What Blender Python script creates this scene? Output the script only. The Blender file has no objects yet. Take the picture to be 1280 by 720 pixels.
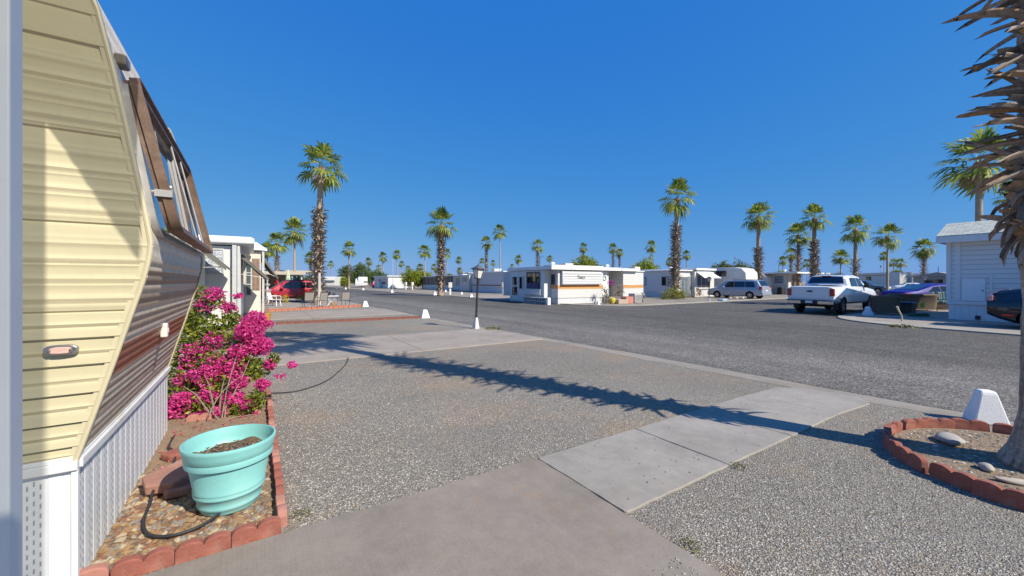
import bpy, bmesh, math, random
import numpy as np
from mathutils import Vector, Matrix
random.seed(7); rng = np.random.default_rng(7)
R = math.radians
S = bpy.context.scene
COL = S.collection

# ------------------------------------------------------------------ camera frame
# the lot grid is the world grid: +x runs towards the street, +y along the street
YAW = R(33.1)
def spot(px, depth):
    """ground position at a bearing and distance from the camera"""
    X = (px-640)/498*depth
    return (X*math.cos(YAW)+depth*math.sin(YAW), -X*math.sin(YAW)+depth*math.cos(YAW))

# ------------------------------------------------------------------ node materials
class NT:
    def __init__(s, m):
        s.m = m; s.t = m.node_tree; s.t.nodes.clear()
        s.out = s.n('ShaderNodeOutputMaterial'); s.b = s.n('ShaderNodeBsdfPrincipled')
        s.l(s.b.outputs[0], s.out.inputs[0])
    def n(s, typ, **kw):
        nd = s.t.nodes.new(typ)
        for k, v in kw.items():
            if k in nd.inputs and not hasattr(nd, k): nd.inputs[k].default_value = v
            else:
                try: setattr(nd, k, v)
                except Exception: nd.inputs[k].default_value = v
        return nd
    def l(s, a, b): s.t.links.new(a, b)
    def co(s, kind='Object'): return s.n('ShaderNodeTexCoord').outputs[kind]
    def noise(s, scale, detail=4, rough=.6, co=None):
        nd = s.n('ShaderNodeTexNoise'); nd.inputs['Scale'].default_value = scale
        nd.inputs['Detail'].default_value = detail; nd.inputs['Roughness'].default_value = rough
        s.l(co if co is not None else s.co(), nd.inputs['Vector']); return nd.outputs['Fac']
    def vor(s, scale, co=None, feature='F1'):
        nd = s.n('ShaderNodeTexVoronoi'); nd.feature = feature; nd.inputs['Scale'].default_value = scale
        s.l(co if co is not None else s.co(), nd.inputs['Vector']); return nd
    def ramp(s, fac, stops, interp='LINEAR'):
        nd = s.n('ShaderNodeValToRGB'); cr = nd.color_ramp; cr.interpolation = interp
        while len(cr.elements) > 1: cr.elements.remove(cr.elements[-1])
        for i, (p, c) in enumerate(stops):
            e = cr.elements[0] if i == 0 else cr.elements.new(p)
            e.position = p; e.color = (c[0], c[1], c[2], 1) if not isinstance(c, (int, float)) else (c, c, c, 1)
        s.l(fac, nd.inputs[0]); return nd.outputs[0]
    def mix(s, fac, a, b, mode='MIX'):
        nd = s.n('ShaderNodeMix'); nd.data_type = 'RGBA'; nd.blend_type = mode
        for v, i in ((fac, 0), (a, 6), (b, 7)):
            if isinstance(v, (int, float)): nd.inputs[i].default_value = v if i == 0 else (v, v, v, 1)
            elif isinstance(v, tuple): nd.inputs[i].default_value = (*v[:3], 1)
            else: s.l(v, nd.inputs[i])
        return nd.outputs[2]
    def math(s, op, a, b=0.0):
        nd = s.n('ShaderNodeMath'); nd.operation = op
        for v, i in ((a, 0), (b, 1)):
            if isinstance(v, (int, float)): nd.inputs[i].default_value = v
            else: s.l(v, nd.inputs[i])
        return nd.outputs[0]
    def sep(s, co=None):
        nd = s.n('ShaderNodeSeparateXYZ'); s.l(co if co is not None else s.co(), nd.inputs[0]); return nd.outputs
    def bump(s, h, strength=.3, dist=.01):
        nd = s.n('ShaderNodeBump'); nd.inputs['Strength'].default_value = strength; nd.inputs['Distance'].default_value = dist
        s.l(h, nd.inputs['Height']); s.l(nd.outputs[0], s.b.inputs['Normal'])
    def base(s, c):
        if isinstance(c, tuple): s.b.inputs['Base Color'].default_value = (*c[:3], 1)
        else: s.l(c, s.b.inputs['Base Color'])
    def set(s, **kw):
        for k, v in kw.items(): s.b.inputs[k.replace('_', ' ')].default_value = v
def newmat(name):
    m = bpy.data.materials.new(name); m.use_nodes = True; return NT(m)
MATS = {}
def mat(name, col=(.5,.5,.5), rough=.6, metal=0.0, var=.12, scale=6, bump=0.0, bscale=None, dirt=None, coat=0.0, spec=.5):
    """worn painted / plain surface: base colour with uneven tone, optional bump and dirt blotches"""
    if name in MATS: return MATS[name]
    t = newmat(name)
    f = t.noise(scale, 5, .65)
    lo = tuple(c*(1-var) for c in col); hi = tuple(min(1, c*(1+var*.7)) for c in col)
    c = t.ramp(f, [(.3, lo), (.7, hi)])
    if dirt:
        d = t.ramp(t.noise(scale*.45, 6, .7), [(.52, 0), (.72, 1)])
        c = t.mix(t.math('MULTIPLY', d, dirt[3] if len(dirt) > 3 else .5), c, dirt[:3])
    t.base(c); t.set(Roughness=rough, Metallic=metal)
    t.b.inputs['Specular IOR Level'].default_value = spec
    if coat: t.b.inputs['Coat Weight'].default_value = coat; t.b.inputs['Coat Roughness'].default_value = .04
    if bump: t.bump(t.noise(bscale or scale*8, 4, .6), bump, .01)
    MATS[name] = t.m; return t.m
def siding(name, col, period=.2, axis=2, rough=.5, dark=.75, width=.06, var=.05, dirt=None):
    """sheet siding with grooves every `period` metres along an object axis"""
    if name in MATS: return MATS[name]
    t = newmat(name); x = t.sep()
    fr = t.math('FRACT', t.math('DIVIDE', x[axis], period))
    g = t.ramp(fr, [(0, 0), (width, 1), (1-width*.3, 1), (1, 0)])
    f = t.noise(3, 5, .6)
    c = t.ramp(f, [(.3, tuple(v*(1-var) for v in col)), (.7, col)])
    if dirt:
        c = t.mix(t.math('MULTIPLY', t.ramp(t.noise(1.3, 6, .7), [(.5, 0), (.75, 1)]), .4), c, dirt)
    t.base(t.mix(g, tuple(v*dark for v in col), c)); t.set(Roughness=rough)
    t.bump(g, .6, .012)
    MATS[name] = t.m; return t.m
def glass(name='glass', col=(.015,.02,.03), rough=.03):
    if name in MATS: return MATS[name]
    t = newmat(name); t.base(t.ramp(t.noise(2.5, 2), [(.35, tuple(c*.6 for c in col)), (.7, col)]))
    t.set(Roughness=rough); t.b.inputs['Specular IOR Level'].default_value = .8; t.b.inputs['Coat Weight'].default_value = .4
    MATS[name] = t.m; return t.m
def paint(name, col=(.5,.5,.5), metal=.0, rough=.28, flake=.0):
    if name in MATS: return MATS[name]
    t = newmat(name)
    t.base(t.mix(t.math('MULTIPLY', t.ramp(t.noise(5, 6, .7), [(.45, 0), (.8, 1)]), .25), col, tuple(c*.8+.03 for c in col)))
    t.set(Roughness=rough, Metallic=metal); t.b.inputs['Coat Weight'].default_value = .8; t.b.inputs['Coat Roughness'].default_value = .05
    MATS[name] = t.m; return t.m

# ------------------------------------------------------------------ mesh builder
class MB:
    def __init__(s): s.v = []; s.f = []; s.mi = []
    def add(s, vs, fs, mi=0):
        o = len(s.v); s.v += [tuple(v) for v in vs]; s.f += [tuple(i+o for i in f) for f in fs]; s.mi += [mi]*len(fs); return s
    def box(s, x0, x1, y0, y1, z0, z1, mi=0):
        return s.add([(x0,y0,z0),(x1,y0,z0),(x1,y1,z0),(x0,y1,z0),(x0,y0,z1),(x1,y0,z1),(x1,y1,z1),(x0,y1,z1)],
                     [(0,3,2,1),(4,5,6,7),(0,1,5,4),(1,2,6,5),(2,3,7,6),(3,0,4,7)], mi)
    def prism(s, pts, axis, a, b, mi=0):
        """closed 2D outline extruded along an axis; outline is in the two other axes in order"""
        n = len(pts)
        def P(p, t): return {'x': (t, p[0], p[1]), 'y': (p[0], t, p[1]), 'z': (p[0], p[1], t)}[axis]
        vs = [P(p, a) for p in pts]+[P(p, b) for p in pts]
        fs = [tuple(range(n))[::-1], tuple(range(n, 2*n))]+[(i, (i+1) % n, n+(i+1) % n, n+i) for i in range(n)]
        return s.add(vs, fs, mi)
    def tube(s, pts, r, n=8, mi=0, cap=True):
        pts = [Vector(p) for p in pts]; k = len(pts)
        rs = r if isinstance(r, (list, tuple)) else [r]*k
        vs = []; up = Vector((0,0,1))
        for i, p in enumerate(pts):
            d = (pts[min(i+1,k-1)]-pts[max(i-1,0)]).normalized()
            u = d.cross(up if abs(d.z) < .95 else Vector((1,0,0))).normalized(); w = u.cross(d)
            for j in range(n):
                a = 2*math.pi*j/n; vs.append(p+(u*math.cos(a)+w*math.sin(a))*rs[i])
        fs = [(i*n+j, i*n+(j+1) % n, (i+1)*n+(j+1) % n, (i+1)*n+j) for i in range(k-1) for j in range(n)]
        if cap: fs += [tuple(range(n))[::-1], tuple(range((k-1)*n, k*n))]
        return s.add(vs, fs, mi)
    def lathe(s, prof, n=24, c=(0,0,0), mi=0, axis='z', close=False):
        vs = []
        for r, z in prof:
            for j in range(n):
                a = 2*math.pi*j/n; p = (r*math.cos(a), r*math.sin(a), z)
                if axis == 'y': p = (p[0], p[2], p[1])
                if axis == 'x': p = (p[2], p[0], p[1])
                vs.append((p[0]+c[0], p[1]+c[1], p[2]+c[2]))
        k = len(prof)
        fs = [(i*n+j, i*n+(j+1) % n, (i+1)*n+(j+1) % n, (i+1)*n+j) for i in range(k-1) for j in range(n)]
        if close: fs += [tuple(range(n))[::-1], tuple(range((k-1)*n, k*n))]
        return s.add(vs, fs, mi)
    def grid(s, P, nu, nv, mi=0):
        vs = [P(i/nu, j/nv) for j in range(nv+1) for i in range(nu+1)]
        w = nu+1
        return s.add(vs, [(j*w+i, j*w+i+1, (j+1)*w+i+1, (j+1)*w+i) for j in range(nv) for i in range(nu)], mi)
    def obj(s, name, mats, parent=None, loc=None, rot=None, smooth=False, bevel=0, fix=True, angle=40):
        me = bpy.data.meshes.new(name); me.from_pydata(s.v, [], s.f)
        for m in (mats if isinstance(mats, (list, tuple)) else [mats]): me.materials.append(m)
        me.polygons.foreach_set('material_index', s.mi)
        if fix and len(s.f) < 60000:
            bm = bmesh.new(); bm.from_mesh(me); bmesh.ops.recalc_face_normals(bm, faces=bm.faces); bm.to_mesh(me); bm.free()
        if smooth:
            me.polygons.foreach_set('use_smooth', [True]*len(me.polygons))
            if angle < 180:
                try: me.set_sharp_from_angle(angle=R(angle))
                except Exception: pass
        me.update()
        o = bpy.data.objects.new(name, me); COL.objects.link(o)
        if parent: o.parent = parent
        if loc is not None: o.location = loc
        if rot is not None: o.rotation_euler = rot
        if bevel:
            b = o.modifiers.new('bevel', 'BEVEL'); b.width = bevel; b.segments = 2; b.limit_method = 'ANGLE'; b.angle_limit = R(35)
        return o
def tag(o, label, cat, group=None, kind=None):
    o['label'] = label; o['category'] = cat
    if group: o['group'] = group
    if kind: o['kind'] = kind
    return o
def thing(name, label, cat, loc=(0,0,0), rz=0, group=None):
    o = bpy.data.objects.new(name, None); COL.objects.link(o); o.location = loc; o.rotation_euler = (0,0,rz)
    o.empty_display_size = .2
    return tag(o, label, cat, group)
def struct(o): o['kind'] = 'structure'; return o
def stuff(o): o['kind'] = 'stuff'; return o
def dup(root, loc, rz=None, label=None, scale=None):
    r = root.copy(); COL.objects.link(r); r.location = loc
    if rz is not None: r.rotation_euler = (0,0,rz)
    if label: r['label'] = label
    if scale: r.scale = scale
    for ch in list(root.children):
        c = ch.copy(); COL.objects.link(c); c.parent = r
        for g in list(ch.children):
            d = g.copy(); COL.objects.link(d); d.parent = c
    return r

# ------------------------------------------------------------------ world, sun, camera
SUN = Vector((.357*.766, -.936*.766, .643)).normalized()
w = bpy.data.worlds.new('World'); S.world = w; w.use_nodes = True
nt = w.node_tree; nt.nodes.clear()
sky = nt.nodes.new('ShaderNodeTexSky'); sky.sky_type = 'NISHITA'; sky.sun_disc = False
sky.sun_elevation = math.asin(SUN.z); sky.sun_rotation = math.atan2(SUN.x, SUN.y)
sky.air_density = 1.0; sky.dust_density = .35; sky.ozone_density = 3.2; sky.altitude = 100
# clear desert air: the sky's channels are graded to a deeper blue
bg = nt.nodes.new('ShaderNodeBackground'); bg.inputs[1].default_value = .125
wo = nt.nodes.new('ShaderNodeOutputWorld')
sp_ = nt.nodes.new('ShaderNodeSeparateColor'); cb = nt.nodes.new('ShaderNodeCombineColor'); nt.links.new(sky.outputs[0], sp_.inputs[0])
for i_, (src, k_, p_) in enumerate(((0, .218, 1.04), (1, .365, .48), (1, .665, .08))):
    m1 = nt.nodes.new('ShaderNodeMath'); m1.operation = 'MULTIPLY'; m1.inputs[1].default_value = .149; nt.links.new(sp_.outputs[src], m1.inputs[0])
    m2 = nt.nodes.new('ShaderNodeMath'); m2.operation = 'POWER'; m2.inputs[1].default_value = p_; nt.links.new(m1.outputs[0], m2.inputs[0])
    m3 = nt.nodes.new('ShaderNodeMath'); m3.operation = 'MULTIPLY'; m3.inputs[1].default_value = k_/.149; nt.links.new(m2.outputs[0], m3.inputs[0]); nt.links.new(m3.outputs[0], cb.inputs[i_])
nt.links.new(cb.outputs[0], bg.inputs[0]); nt.links.new(bg.outputs[0], wo.inputs[0])
sl = bpy.data.lights.new('sun', 'SUN'); sl.energy = 5.0; sl.angle = R(.5); sl.color = (1, .925, .79)
so = bpy.data.objects.new('sun', sl); COL.objects.link(so); so.rotation_euler = SUN.to_track_quat('Z', 'Y').to_euler()
cam = bpy.data.cameras.new('camera'); co = bpy.data.objects.new('camera', cam); COL.objects.link(co)
cam.lens = 14.0; cam.sensor_width = 36; cam.clip_end = 4000; cam.clip_start = .05; cam.shift_y = -8/1280
co.location = (0,0,1.6); co.rotation_euler = (R(90), 0, -YAW); S.camera = co
S.view_settings.view_transform = 'Standard'; S.view_settings.look = 'None'; S.view_settings.exposure = .36
S.view_settings.gamma = 1.0

# ------------------------------------------------------------------ ground materials
def gravel_mat(name, stops, dirtcol, sc=92, dirt_lo=.50, dirt_hi=.63):
    t = newmat(name); co_ = t.co()
    v = t.vor(sc, co_); v2 = t.vor(sc*2.3, co_)
    sepc = t.n('ShaderNodeSeparateColor'); t.l(v.outputs['Color'], sepc.inputs[0])
    sep2 = t.n('ShaderNodeSeparateColor'); t.l(v2.outputs['Color'], sep2.inputs[0])
    c = t.ramp(sepc.outputs[0], stops)
    c2 = t.ramp(sep2.outputs[1], stops)
    c = t.mix(.4, c, c2)
    gap = t.ramp(v.outputs['Distance'], [(.25, 1), (.6, 0)])
    c = t.mix(t.math('MULTIPLY', t.math('SUBTRACT', 1.0, gap), .55), c, (.07,.062,.055))
    d = t.math('MULTIPLY', t.ramp(t.noise(.55, 7, .68, co_), [(dirt_lo, 0), (dirt_hi, 1)]), t.ramp(t.noise(9, 5, .7, co_), [(.3, .2), (.65, 1)]))
    c = t.mix(t.math('MULTIPLY', d, .75), c, dirtcol)
    big = t.ramp(t.noise(.23, 5, .6, co_), [(.3, .84), (.7, 1.1)])
    c = t.mix(1.0, c, big, 'MULTIPLY')
    t.base(c); t.set(Roughness=.9); t.b.inputs['Specular IOR Level'].default_value = .25
    h = t.mix(.35, v.outputs['Distance'], v2.outputs['Distance'])
    nd = t.n('ShaderNodeMath'); nd.operation = 'SUBTRACT'; nd.inputs[0].default_value = 1; t.l(h, nd.inputs[1])
    t.bump(nd.outputs[0], .9, .016)
    return t.m
GRAV = gravel_mat('gravel', [(0, (.17,.15,.122)), (.3, (.31,.28,.232)), (.65, (.45,.41,.345)), (1, (.64,.59,.515))], (.40,.28,.18))
def asphalt_mat():
    t = newmat('asphalt'); co_ = t.co()
    v = t.vor(62, co_); sc_ = t.n('ShaderNodeSeparateColor'); t.l(v.outputs['Color'], sc_.inputs[0])
    c = t.ramp(sc_.outputs[0], [(0, (.055,.05,.044)), (.4, (.125,.115,.101)), (.75, (.19,.176,.156)), (1, (.36,.338,.305))])
    far = t.ramp(t.noise(160, 3, .6, co_), [(.3, .85), (.7, 1.15)])
    c = t.mix(1.0, c, far, 'MULTIPLY')
    st = t.n('ShaderNodeMapping'); st.inputs['Scale'].default_value = (1.0, .06, 1); t.l(co_, st.inputs[0])
    streak = t.ramp(t.noise(.9, 5, .6, st.outputs[0]), [(.34, .74), (.55, 1.0), (.75, 1.12)])
    c = t.mix(1.0, c, streak, 'MULTIPLY')
    bl = t.ramp(t.noise(.3, 6, .65, co_), [(.35, .86), (.6, 1.05)])
    c = t.mix(1.0, c, bl, 'MULTIPLY')
    x_ = t.sep(co_)
    lane = t.math('ADD', x_[0], t.math('MULTIPLY', t.math('SUBTRACT', t.noise(.35, 5, .6, st.outputs[0]), .5), 3.0))
    lf = t.n('ShaderNodeMapRange'); t.l(lane, lf.inputs[0]); lf.inputs[1].default_value = 9.6; lf.inputs[2].default_value = 12.6; lf.inputs[3].default_value = 1.12; lf.inputs[4].default_value = .72
    c = t.mix(1.0, c, lf.outputs[0], 'MULTIPLY')
    pat = t.ramp(t.noise(2.2, 7, .75, co_), [(.35, .86), (.65, 1.12)]); c = t.mix(1.0, c, pat, 'MULTIPLY')
    t.base(c); t.set(Roughness=.85); t.b.inputs['Specular IOR Level'].default_value = .3
    t.bump(v.outputs['Distance'], .5, .01); return t.m
ASPH = asphalt_mat()
def concrete_mat(name, col, stain=(.40,.24,.13), amt=.5):
    t = newmat(name); co_ = t.co()
    c = t.ramp(t.noise(1.1, 7, .62, co_), [(.3, tuple(v*.80 for v in col)), (.5, col), (.72, tuple(v*1.14 for v in col))])
    sp = t.ramp(t.noise(190, 2, .5, co_), [(.32, .86), (.6, 1.05)])
    c = t.mix(1.0, c, sp, 'MULTIPLY')
    d = t.ramp(t.noise(.8, 6, .7, co_), [(.55, 0), (.75, 1)])
    c = t.mix(t.math('MULTIPLY', d, amt), c, stain)
    brush = t.n('ShaderNodeMapping'); brush.inputs['Scale'].default_value = (120, 1.2, 1); t.l(co_, brush.inputs[0])
    bn = t.noise(1.0, 3, .5, brush.outputs[0])
    c = t.mix(1.0, c, t.ramp(bn, [(.3, .95), (.7, 1.04)]), 'MULTIPLY')
    c = t.mix(1.0, c, t.ramp(t.noise(7, 7, .75, co_), [(.3, .88), (.7, 1.09)]), 'MULTIPLY')
    rs_ = t.math('MULTIPLY', t.ramp(t.noise(1.9, 4, .6, co_), [(.60, 0), (.72, 1)]), t.ramp(t.noise(16, 6, .7, co_), [(.35, 0), (.7, 1)]))
    c = t.mix(t.math('MULTIPLY', rs_, amt*1.6), c, (.34,.19,.10))
    pit = t.vor(26, co_); pits = t.ramp(pit.outputs['Distance'], [(.05, .72), (.11, 1)])
    c = t.mix(.35, c, t.mix(1.0, c, pits, 'MULTIPLY'))
    t.base(c); t.set(Roughness=.85); t.b.inputs['Specular IOR Level'].default_value = .3
    t.bump(t.noise(150, 3, .6, co_), .25, .004); return t.m
CONC = concrete_mat('concrete', (.255,.22,.185))
CONC2 = concrete_mat('concrete_walk', (.315,.29,.255), amt=.14)
CONC3 = concrete_mat('concrete_drive', (.33,.285,.24), amt=.2)
CURB = concrete_mat('concrete_curb', (.36,.33,.285), amt=.15)
def dirt_mat(name, a, b):
    t = newmat(name); co_ = t.co()
    c = t.ramp(t.noise(22, 8, .75, co_), [(.25, a), (.75, b)])
    c = t.mix(1.0, c, t.ramp(t.noise(120, 3, .6, co_), [(.3, .7), (.7, 1.2)]), 'MULTIPLY')
    t.base(c); t.set(Roughness=.95); t.bump(t.noise(45, 6, .7, co_), .9, .02); return t.m
DIRT = dirt_mat('dirt', (.2,.125,.075), (.38,.27,.17))
DIRT2 = dirt_mat('dry_litter', (.16,.11,.07), (.42,.32,.22))

# ------------------------------------------------------------------ ground, roads, slabs
def sheet(name, pts, z, m, thick=0.0, kind='structure', bevel=0):
    b = MB()
    if thick: b.prism(pts, 'z', z-thick, z)
    else: b.add([(x, y, z) for x, y in pts], [tuple(range(len(pts)))])
    o = b.obj(name, m, bevel=bevel); o['kind'] = kind; return o
g = MB(); g.add([(-2500,-2500,0),(2500,-2500,0),(2500,2500,0),(-2500,2500,0)], [(0,1,2,3)])
struct(g.obj('ground', GRAV))
def arc(cx, cy, r, a0, a1, n=8): return [(cx+r*math.cos(R(a0+(a1-a0)*i/n)), cy+r*math.sin(R(a0+(a1-a0)*i/n))) for i in range(n+1)]
def wob(pts, amp=.03, step=.5):
    out = []
    for (a, b) in zip(pts, pts[1:]):
        d = math.hypot(b[0]-a[0], b[1]-a[1]); n = max(1, int(d/step)) if d < 60 else 1
        for i in range(n):
            t = i/n; out.append((a[0]+(b[0]-a[0])*t+random.uniform(-amp, amp), a[1]+(b[1]-a[1])*t+random.uniform(-amp, amp)))
    return out+[pts[-1]]
near_edge = wob([(7.15,-40),(7.3,0),(7.15,6),(6.85,11),(6.6,17),(6.35,25),(6.2,34),(6.2,60)], .035, .35)
main = near_edge+[(6.2,240),(18.2,240)]+[(18.2,24)]+arc(22.2,21.3,4.0,180,270,8)[0:]+[(60,17.3),(180,17.3),(180,7.1),(22.9,7.1)]+arc(22.9,3.3,3.8,90,170,7)[1:]+[(18.75,1.0),(18.6,-40)]
sheet('road', main, .004, ASPH)
# pale concrete gutter pans along the far kerbs
pan = [(18.6,-40),(18.75,1.0)]+arc(22.9,3.3,3.8,170,90,7)[0:]+[(60,7.1),(60,6.55)]+[(23.1,6.55)]+arc(23.1,3.3,3.25,90,170,7)[1:]+[(19.5,1.0),(19.4,-40)]
sheet('gutter_pan', pan, .05, CURB, .05)
pan2 = [(18.2,60),(18.2,24)]+arc(22.2,21.3,4.0,180,270,8)+[(60,17.3),(60,17.9)]+[(22.3,17.9)]+arc(22.2,21.5,3.5,270,180,8)[1:]+[(18.7,24),(18.7,60)]
sheet('gutter_strip', pan2, .05, CURB, .05)
# worn concrete edge strip on our side
edge = [(x-.42+random.uniform(-.05,.05), y) for x, y in near_edge if -3 < y < 60]
near_in = [(x-.012, y) for x, y in near_edge if -3 < y < 60]
sheet('road_edge_strip', near_in+edge[::-1], .003, concrete_mat('edge_concrete', (.29,.26,.22), amt=.3))
# concrete yard beside the right-hand house
sheet('house_yard_slab', [(19.5,-20),(19.5,1.0)]+arc(23.1,3.3,3.24,170,90,6)+[(46,6.5),(46,-20)], .04, CONC3, .04)
# near patio slab, walkway panels, driveway strips
def slab(name, x0, x1, y0, y1, m, top=.02, j=.005):
    """cast slab with slightly uneven, worn edges and knocked-off corners"""
    x0 += j; x1 -= j; y0 += j; y1 -= j; c = .018
    loop = [(x0+c,y0),(x1-c*.6,y0),(x1,y0+c),(x1,y1-c*.7),(x1-c,y1),(x0+c*.7,y1),(x0,y1-c),(x0,y0+c*.8),(x0+c,y0)]
    pts = wob(loop, .0055, .11)[:-1]
    return struct(MB().prism(pts, 'z', -.06, top).obj(name, m, bevel=.006))
slab('patio_slab', -6, 2.13, -4, 2.88, CONC, .024, 0)
xs = [2.145, 3.46, 4.65, 5.87]
for a, b in zip(xs, xs[1:]): slab('walkway_panel', a, b, 1.86, 2.88, CONC2, .016)
struct(MB().prism([(5.876,1.866),(6.75,1.80),(7.02,2.0),(6.95,2.5),(6.6,2.86),(5.876,2.874)], 'z', -.06, .013).obj('walkway_panel', CONC2, bevel=.008))
for a, b in ((-4,-.2), (-.2,3.3), (3.3,6.72)): slab('driveway_panel', a, b, 8.75, 11.85, CONC3, .02, .004)
for a, b in ((-4,2.2), (2.2,6.45)): slab('driveway_panel', a, b, 19.3, 23.6, CONC3, .026, .004)
struct(MB().box(-4,6.3,27.2,40,-.05,.024).obj('parking_pad', CONC3))
sheet('lot_pad', [(18.9,30),(34,30),(34,40),(18.9,40)], .02, CONC3, .02)
sheet('driveway_across', [(36.6,17.9),(41.2,17.9),(41.2,30),(36.6,30)], .02, CONC3, .02)

# hills far away
b = MB(); n = 60
xs_ = [-900+i*40 for i in range(n+1)]
top = [(x, 2300+30*math.sin(i*1.7), 12+20*abs(math.sin(i*.37)*math.cos(i*.21+1))+random.uniform(0,4)) for i, x in enumerate(xs_)]
vs = [(x-1600, 2250, -2) for x in xs_]+[(x-1600, y, z) for x, y, z in top]+[(x-1600, 2420, -2) for x in xs_]
b.add(vs, [(i, i+1, n+2+i, n+1+i) for i in range(n)]+[(n+1+i, n+2+i, 2*n+3+i, 2*n+2+i) for i in range(n)])
struct(b.obj('hills', mat('hill_rock', (.26,.25,.3), .95, var=.2, scale=.01)))

# loose stones on the near gravel: real pebbles lying over the textured bed
def stones(name, n, region, size, mats, seed, zbase=0.0, flat=.55):
    r = np.random.default_rng(seed); base = np.array([(1,0,0),(-1,0,0),(0,1,0),(0,-1,0),(0,0,1),(0,0,-.6)], float)
    tri = np.array([(0,2,4),(2,1,4),(1,3,4),(3,0,4),(2,0,5),(1,2,5),(3,1,5),(0,3,5)])
    P = region(r, n); n = len(P)
    sz = r.uniform(size[0], size[1], n)**1.0
    V = base[None]*sz[:,None,None]*r.uniform(.6,1.25,(n,6,1))
    a = r.uniform(0, 2*np.pi, n); c, s_ = np.cos(a), np.sin(a)
    x = V[:,:,0]*1.2; y = V[:,:,1]; V2 = np.stack([x*c[:,None]-y*s_[:,None], x*s_[:,None]+y*c[:,None], V[:,:,2]*flat], 2)
    V2[:,:,0] += P[:,0,None]; V2[:,:,1] += P[:,1,None]; V2[:,:,2] += (zbase+sz*.18)[:,None] if np.isscalar(zbase) else zbase[:,None]
    F = (tri[None]+np.arange(n)[:,None,None]*6).reshape(-1,3)
    me = bpy.data.meshes.new(name); me.from_pydata(V2.reshape(-1,3).tolist(), [], F.tolist())
    for m in mats: me.materials.append(m)
    me.polygons.foreach_set('material_index', np.repeat(r.integers(0, len(mats), n), 8).astype(np.int32).tolist())
    me.update(); o = bpy.data.objects.new(name, me); COL.objects.link(o); return stuff(o)
SM = [mat('stone_%s' % k, c, .85, var=.2, scale=40) for k, c in (('grey', (.33,.305,.265)), ('dark', (.17,.15,.128)), ('pale', (.52,.485,.425)), ('tan', (.40,.32,.235)), ('mid', (.42,.39,.34)))]
def near_gravel(r, n):
    d = 2.0+7.5*r.random(n)**1.35; px = r.uniform(300, 1340, n)
    X = (px-640)/498*d; x = X*math.cos(YAW)+d*math.sin(YAW); y = -X*math.sin(YAW)+d*math.cos(YAW)
    ok = (x < 6.75) & ~((y < 2.9) & (x < 2.15)) & ~((y > 1.84) & (y < 2.92) & (x > 2.1)) & ~((y > 8.7) & (x < 6.9)) & ~((x < .22) & (y < 6.9))
    ok &= ~(np.hypot(x-5.55, y-.3) < 1.02)
    # thinner where the tan soil shows
    ok &= (np.sin(x*1.7+np.sin(y*1.3)*1.5)*np.sin(y*1.9+1.0) < .62) | (r.random(n) < .3)
    return np.stack([x[ok], y[ok]], 1)
stones('gravel_stones', 80000, near_gravel, (.0038, .0088), SM, 3)
def slab_bits(r, n):
    x = r.uniform(.3, 6.6, n); y = np.where(x < 2.1, r.uniform(.6, 2.85, n), r.uniform(1.9, 2.85, n)); return np.stack([x, y], 1)
stones('slab_pebbles', 150, slab_bits, (.004, .009), [SM[1], SM[0]], 5, .02)
stones('slab_edge_pebbles', 90, lambda r, n: np.stack([2.02-.25*r.random(n)**2, .9+.5*r.random(n)], 1), (.005, .011), [SM[1], SM[0]], 6, .024)
# ------------------------------------------------------------------ near trailer
YF, YB = 2.89, 5.5
PROF = [(.66,-.765), (.75,-.738), (1.2,-.61), (1.62,-.497), (1.74,-.474), (1.82,-.470), (1.92,-.484), (2.3,-.545), (2.7,-.615), (3.05,-.685), (3.2,-.74), (3.3,-.86), (3.34,-1.05)]
def px_(z):
    for (a, p), (b, q) in zip(PROF, PROF[1:]):
        if z <= b: t = (z-a)/(b-a); return p+(q-p)*t
    return PROF[-1][1]
tr = thing('travel_trailer', 'cream ribbed travel trailer with striped sloping front and brown window guard, beside the rock bed', 'trailer', (-2.5, YF, 0))
T = lambda x, y, z: (x+2.5, y-YF, z)
seams_hi = [3.28, 2.80, 2.35, 1.894, 1.443]
seams_lo = [1.443, 1.305, 1.168, 1.028, .885, .76, .69]
def relief(z):
    """how far the pressed sheet stands out at height z"""
    if z > 2.8:
        p = (z-2.8) % .16; return .004+.010*(1-p/.16)**.5 if p > .006 else 0
    if z >= 1.443:
        for a, b_ in zip(seams_hi[1:], seams_hi[2:]):
            if b_ <= z <= a:
                p = (a-z)/(a-b_)
                if p > .985 or p < .006: return -.004
                r = .006*math.sin(min(1, p*6)*math.pi/2)
                for c_, h_, w_ in ((.16,.004,.02),(.22,.007,.03), (.40,.009,.03),(.47,.004,.014), (.62,.008,.03),(.70,.004,.014), (.84,.009,.035),(.93,.005,.015)): r += h_*math.exp(-((p-c_)/w_)**2)
                return r
        return .003
    for a, b_ in zip(seams_lo, seams_lo[1:]):
        if b_ <= z <= a:
            p = (a-z)/(a-b_)
            return .002+.016*p**1.5+(.007*math.exp(-((p-.42)/.05)**2))-(.004*math.exp(-((p-.55)/.04)**2)) if p < .95 else -.004
    return .003
zs = sorted(set([.68+i*.0085 for i in range(int((3.33-.68)/.0085))]+[s+.001 for s in seams_hi+seams_lo if s < 3.3]))
b = MB(); n = len(zs)
for z in zs:
    xr = px_(z)-.004
    for x in (-5.5, -1.6, xr): b.v.append(T(x, YF-relief(z), z))
b.f = [(i*3+j, i*3+j+1, (i+1)*3+j+1, (i+1)*3+j) for i in range(n-1) for j in range(2)]; b.mi = [0]*len(b.f)
CREAM = mat('cream_paint', (.52,.46,.295), .3, var=.06, scale=1.4, dirt=(.36,.31,.2,.3), coat=.2)
ct = NT(CREAM) if False else newmat('cream_siding'); cc = ct.co()
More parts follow.
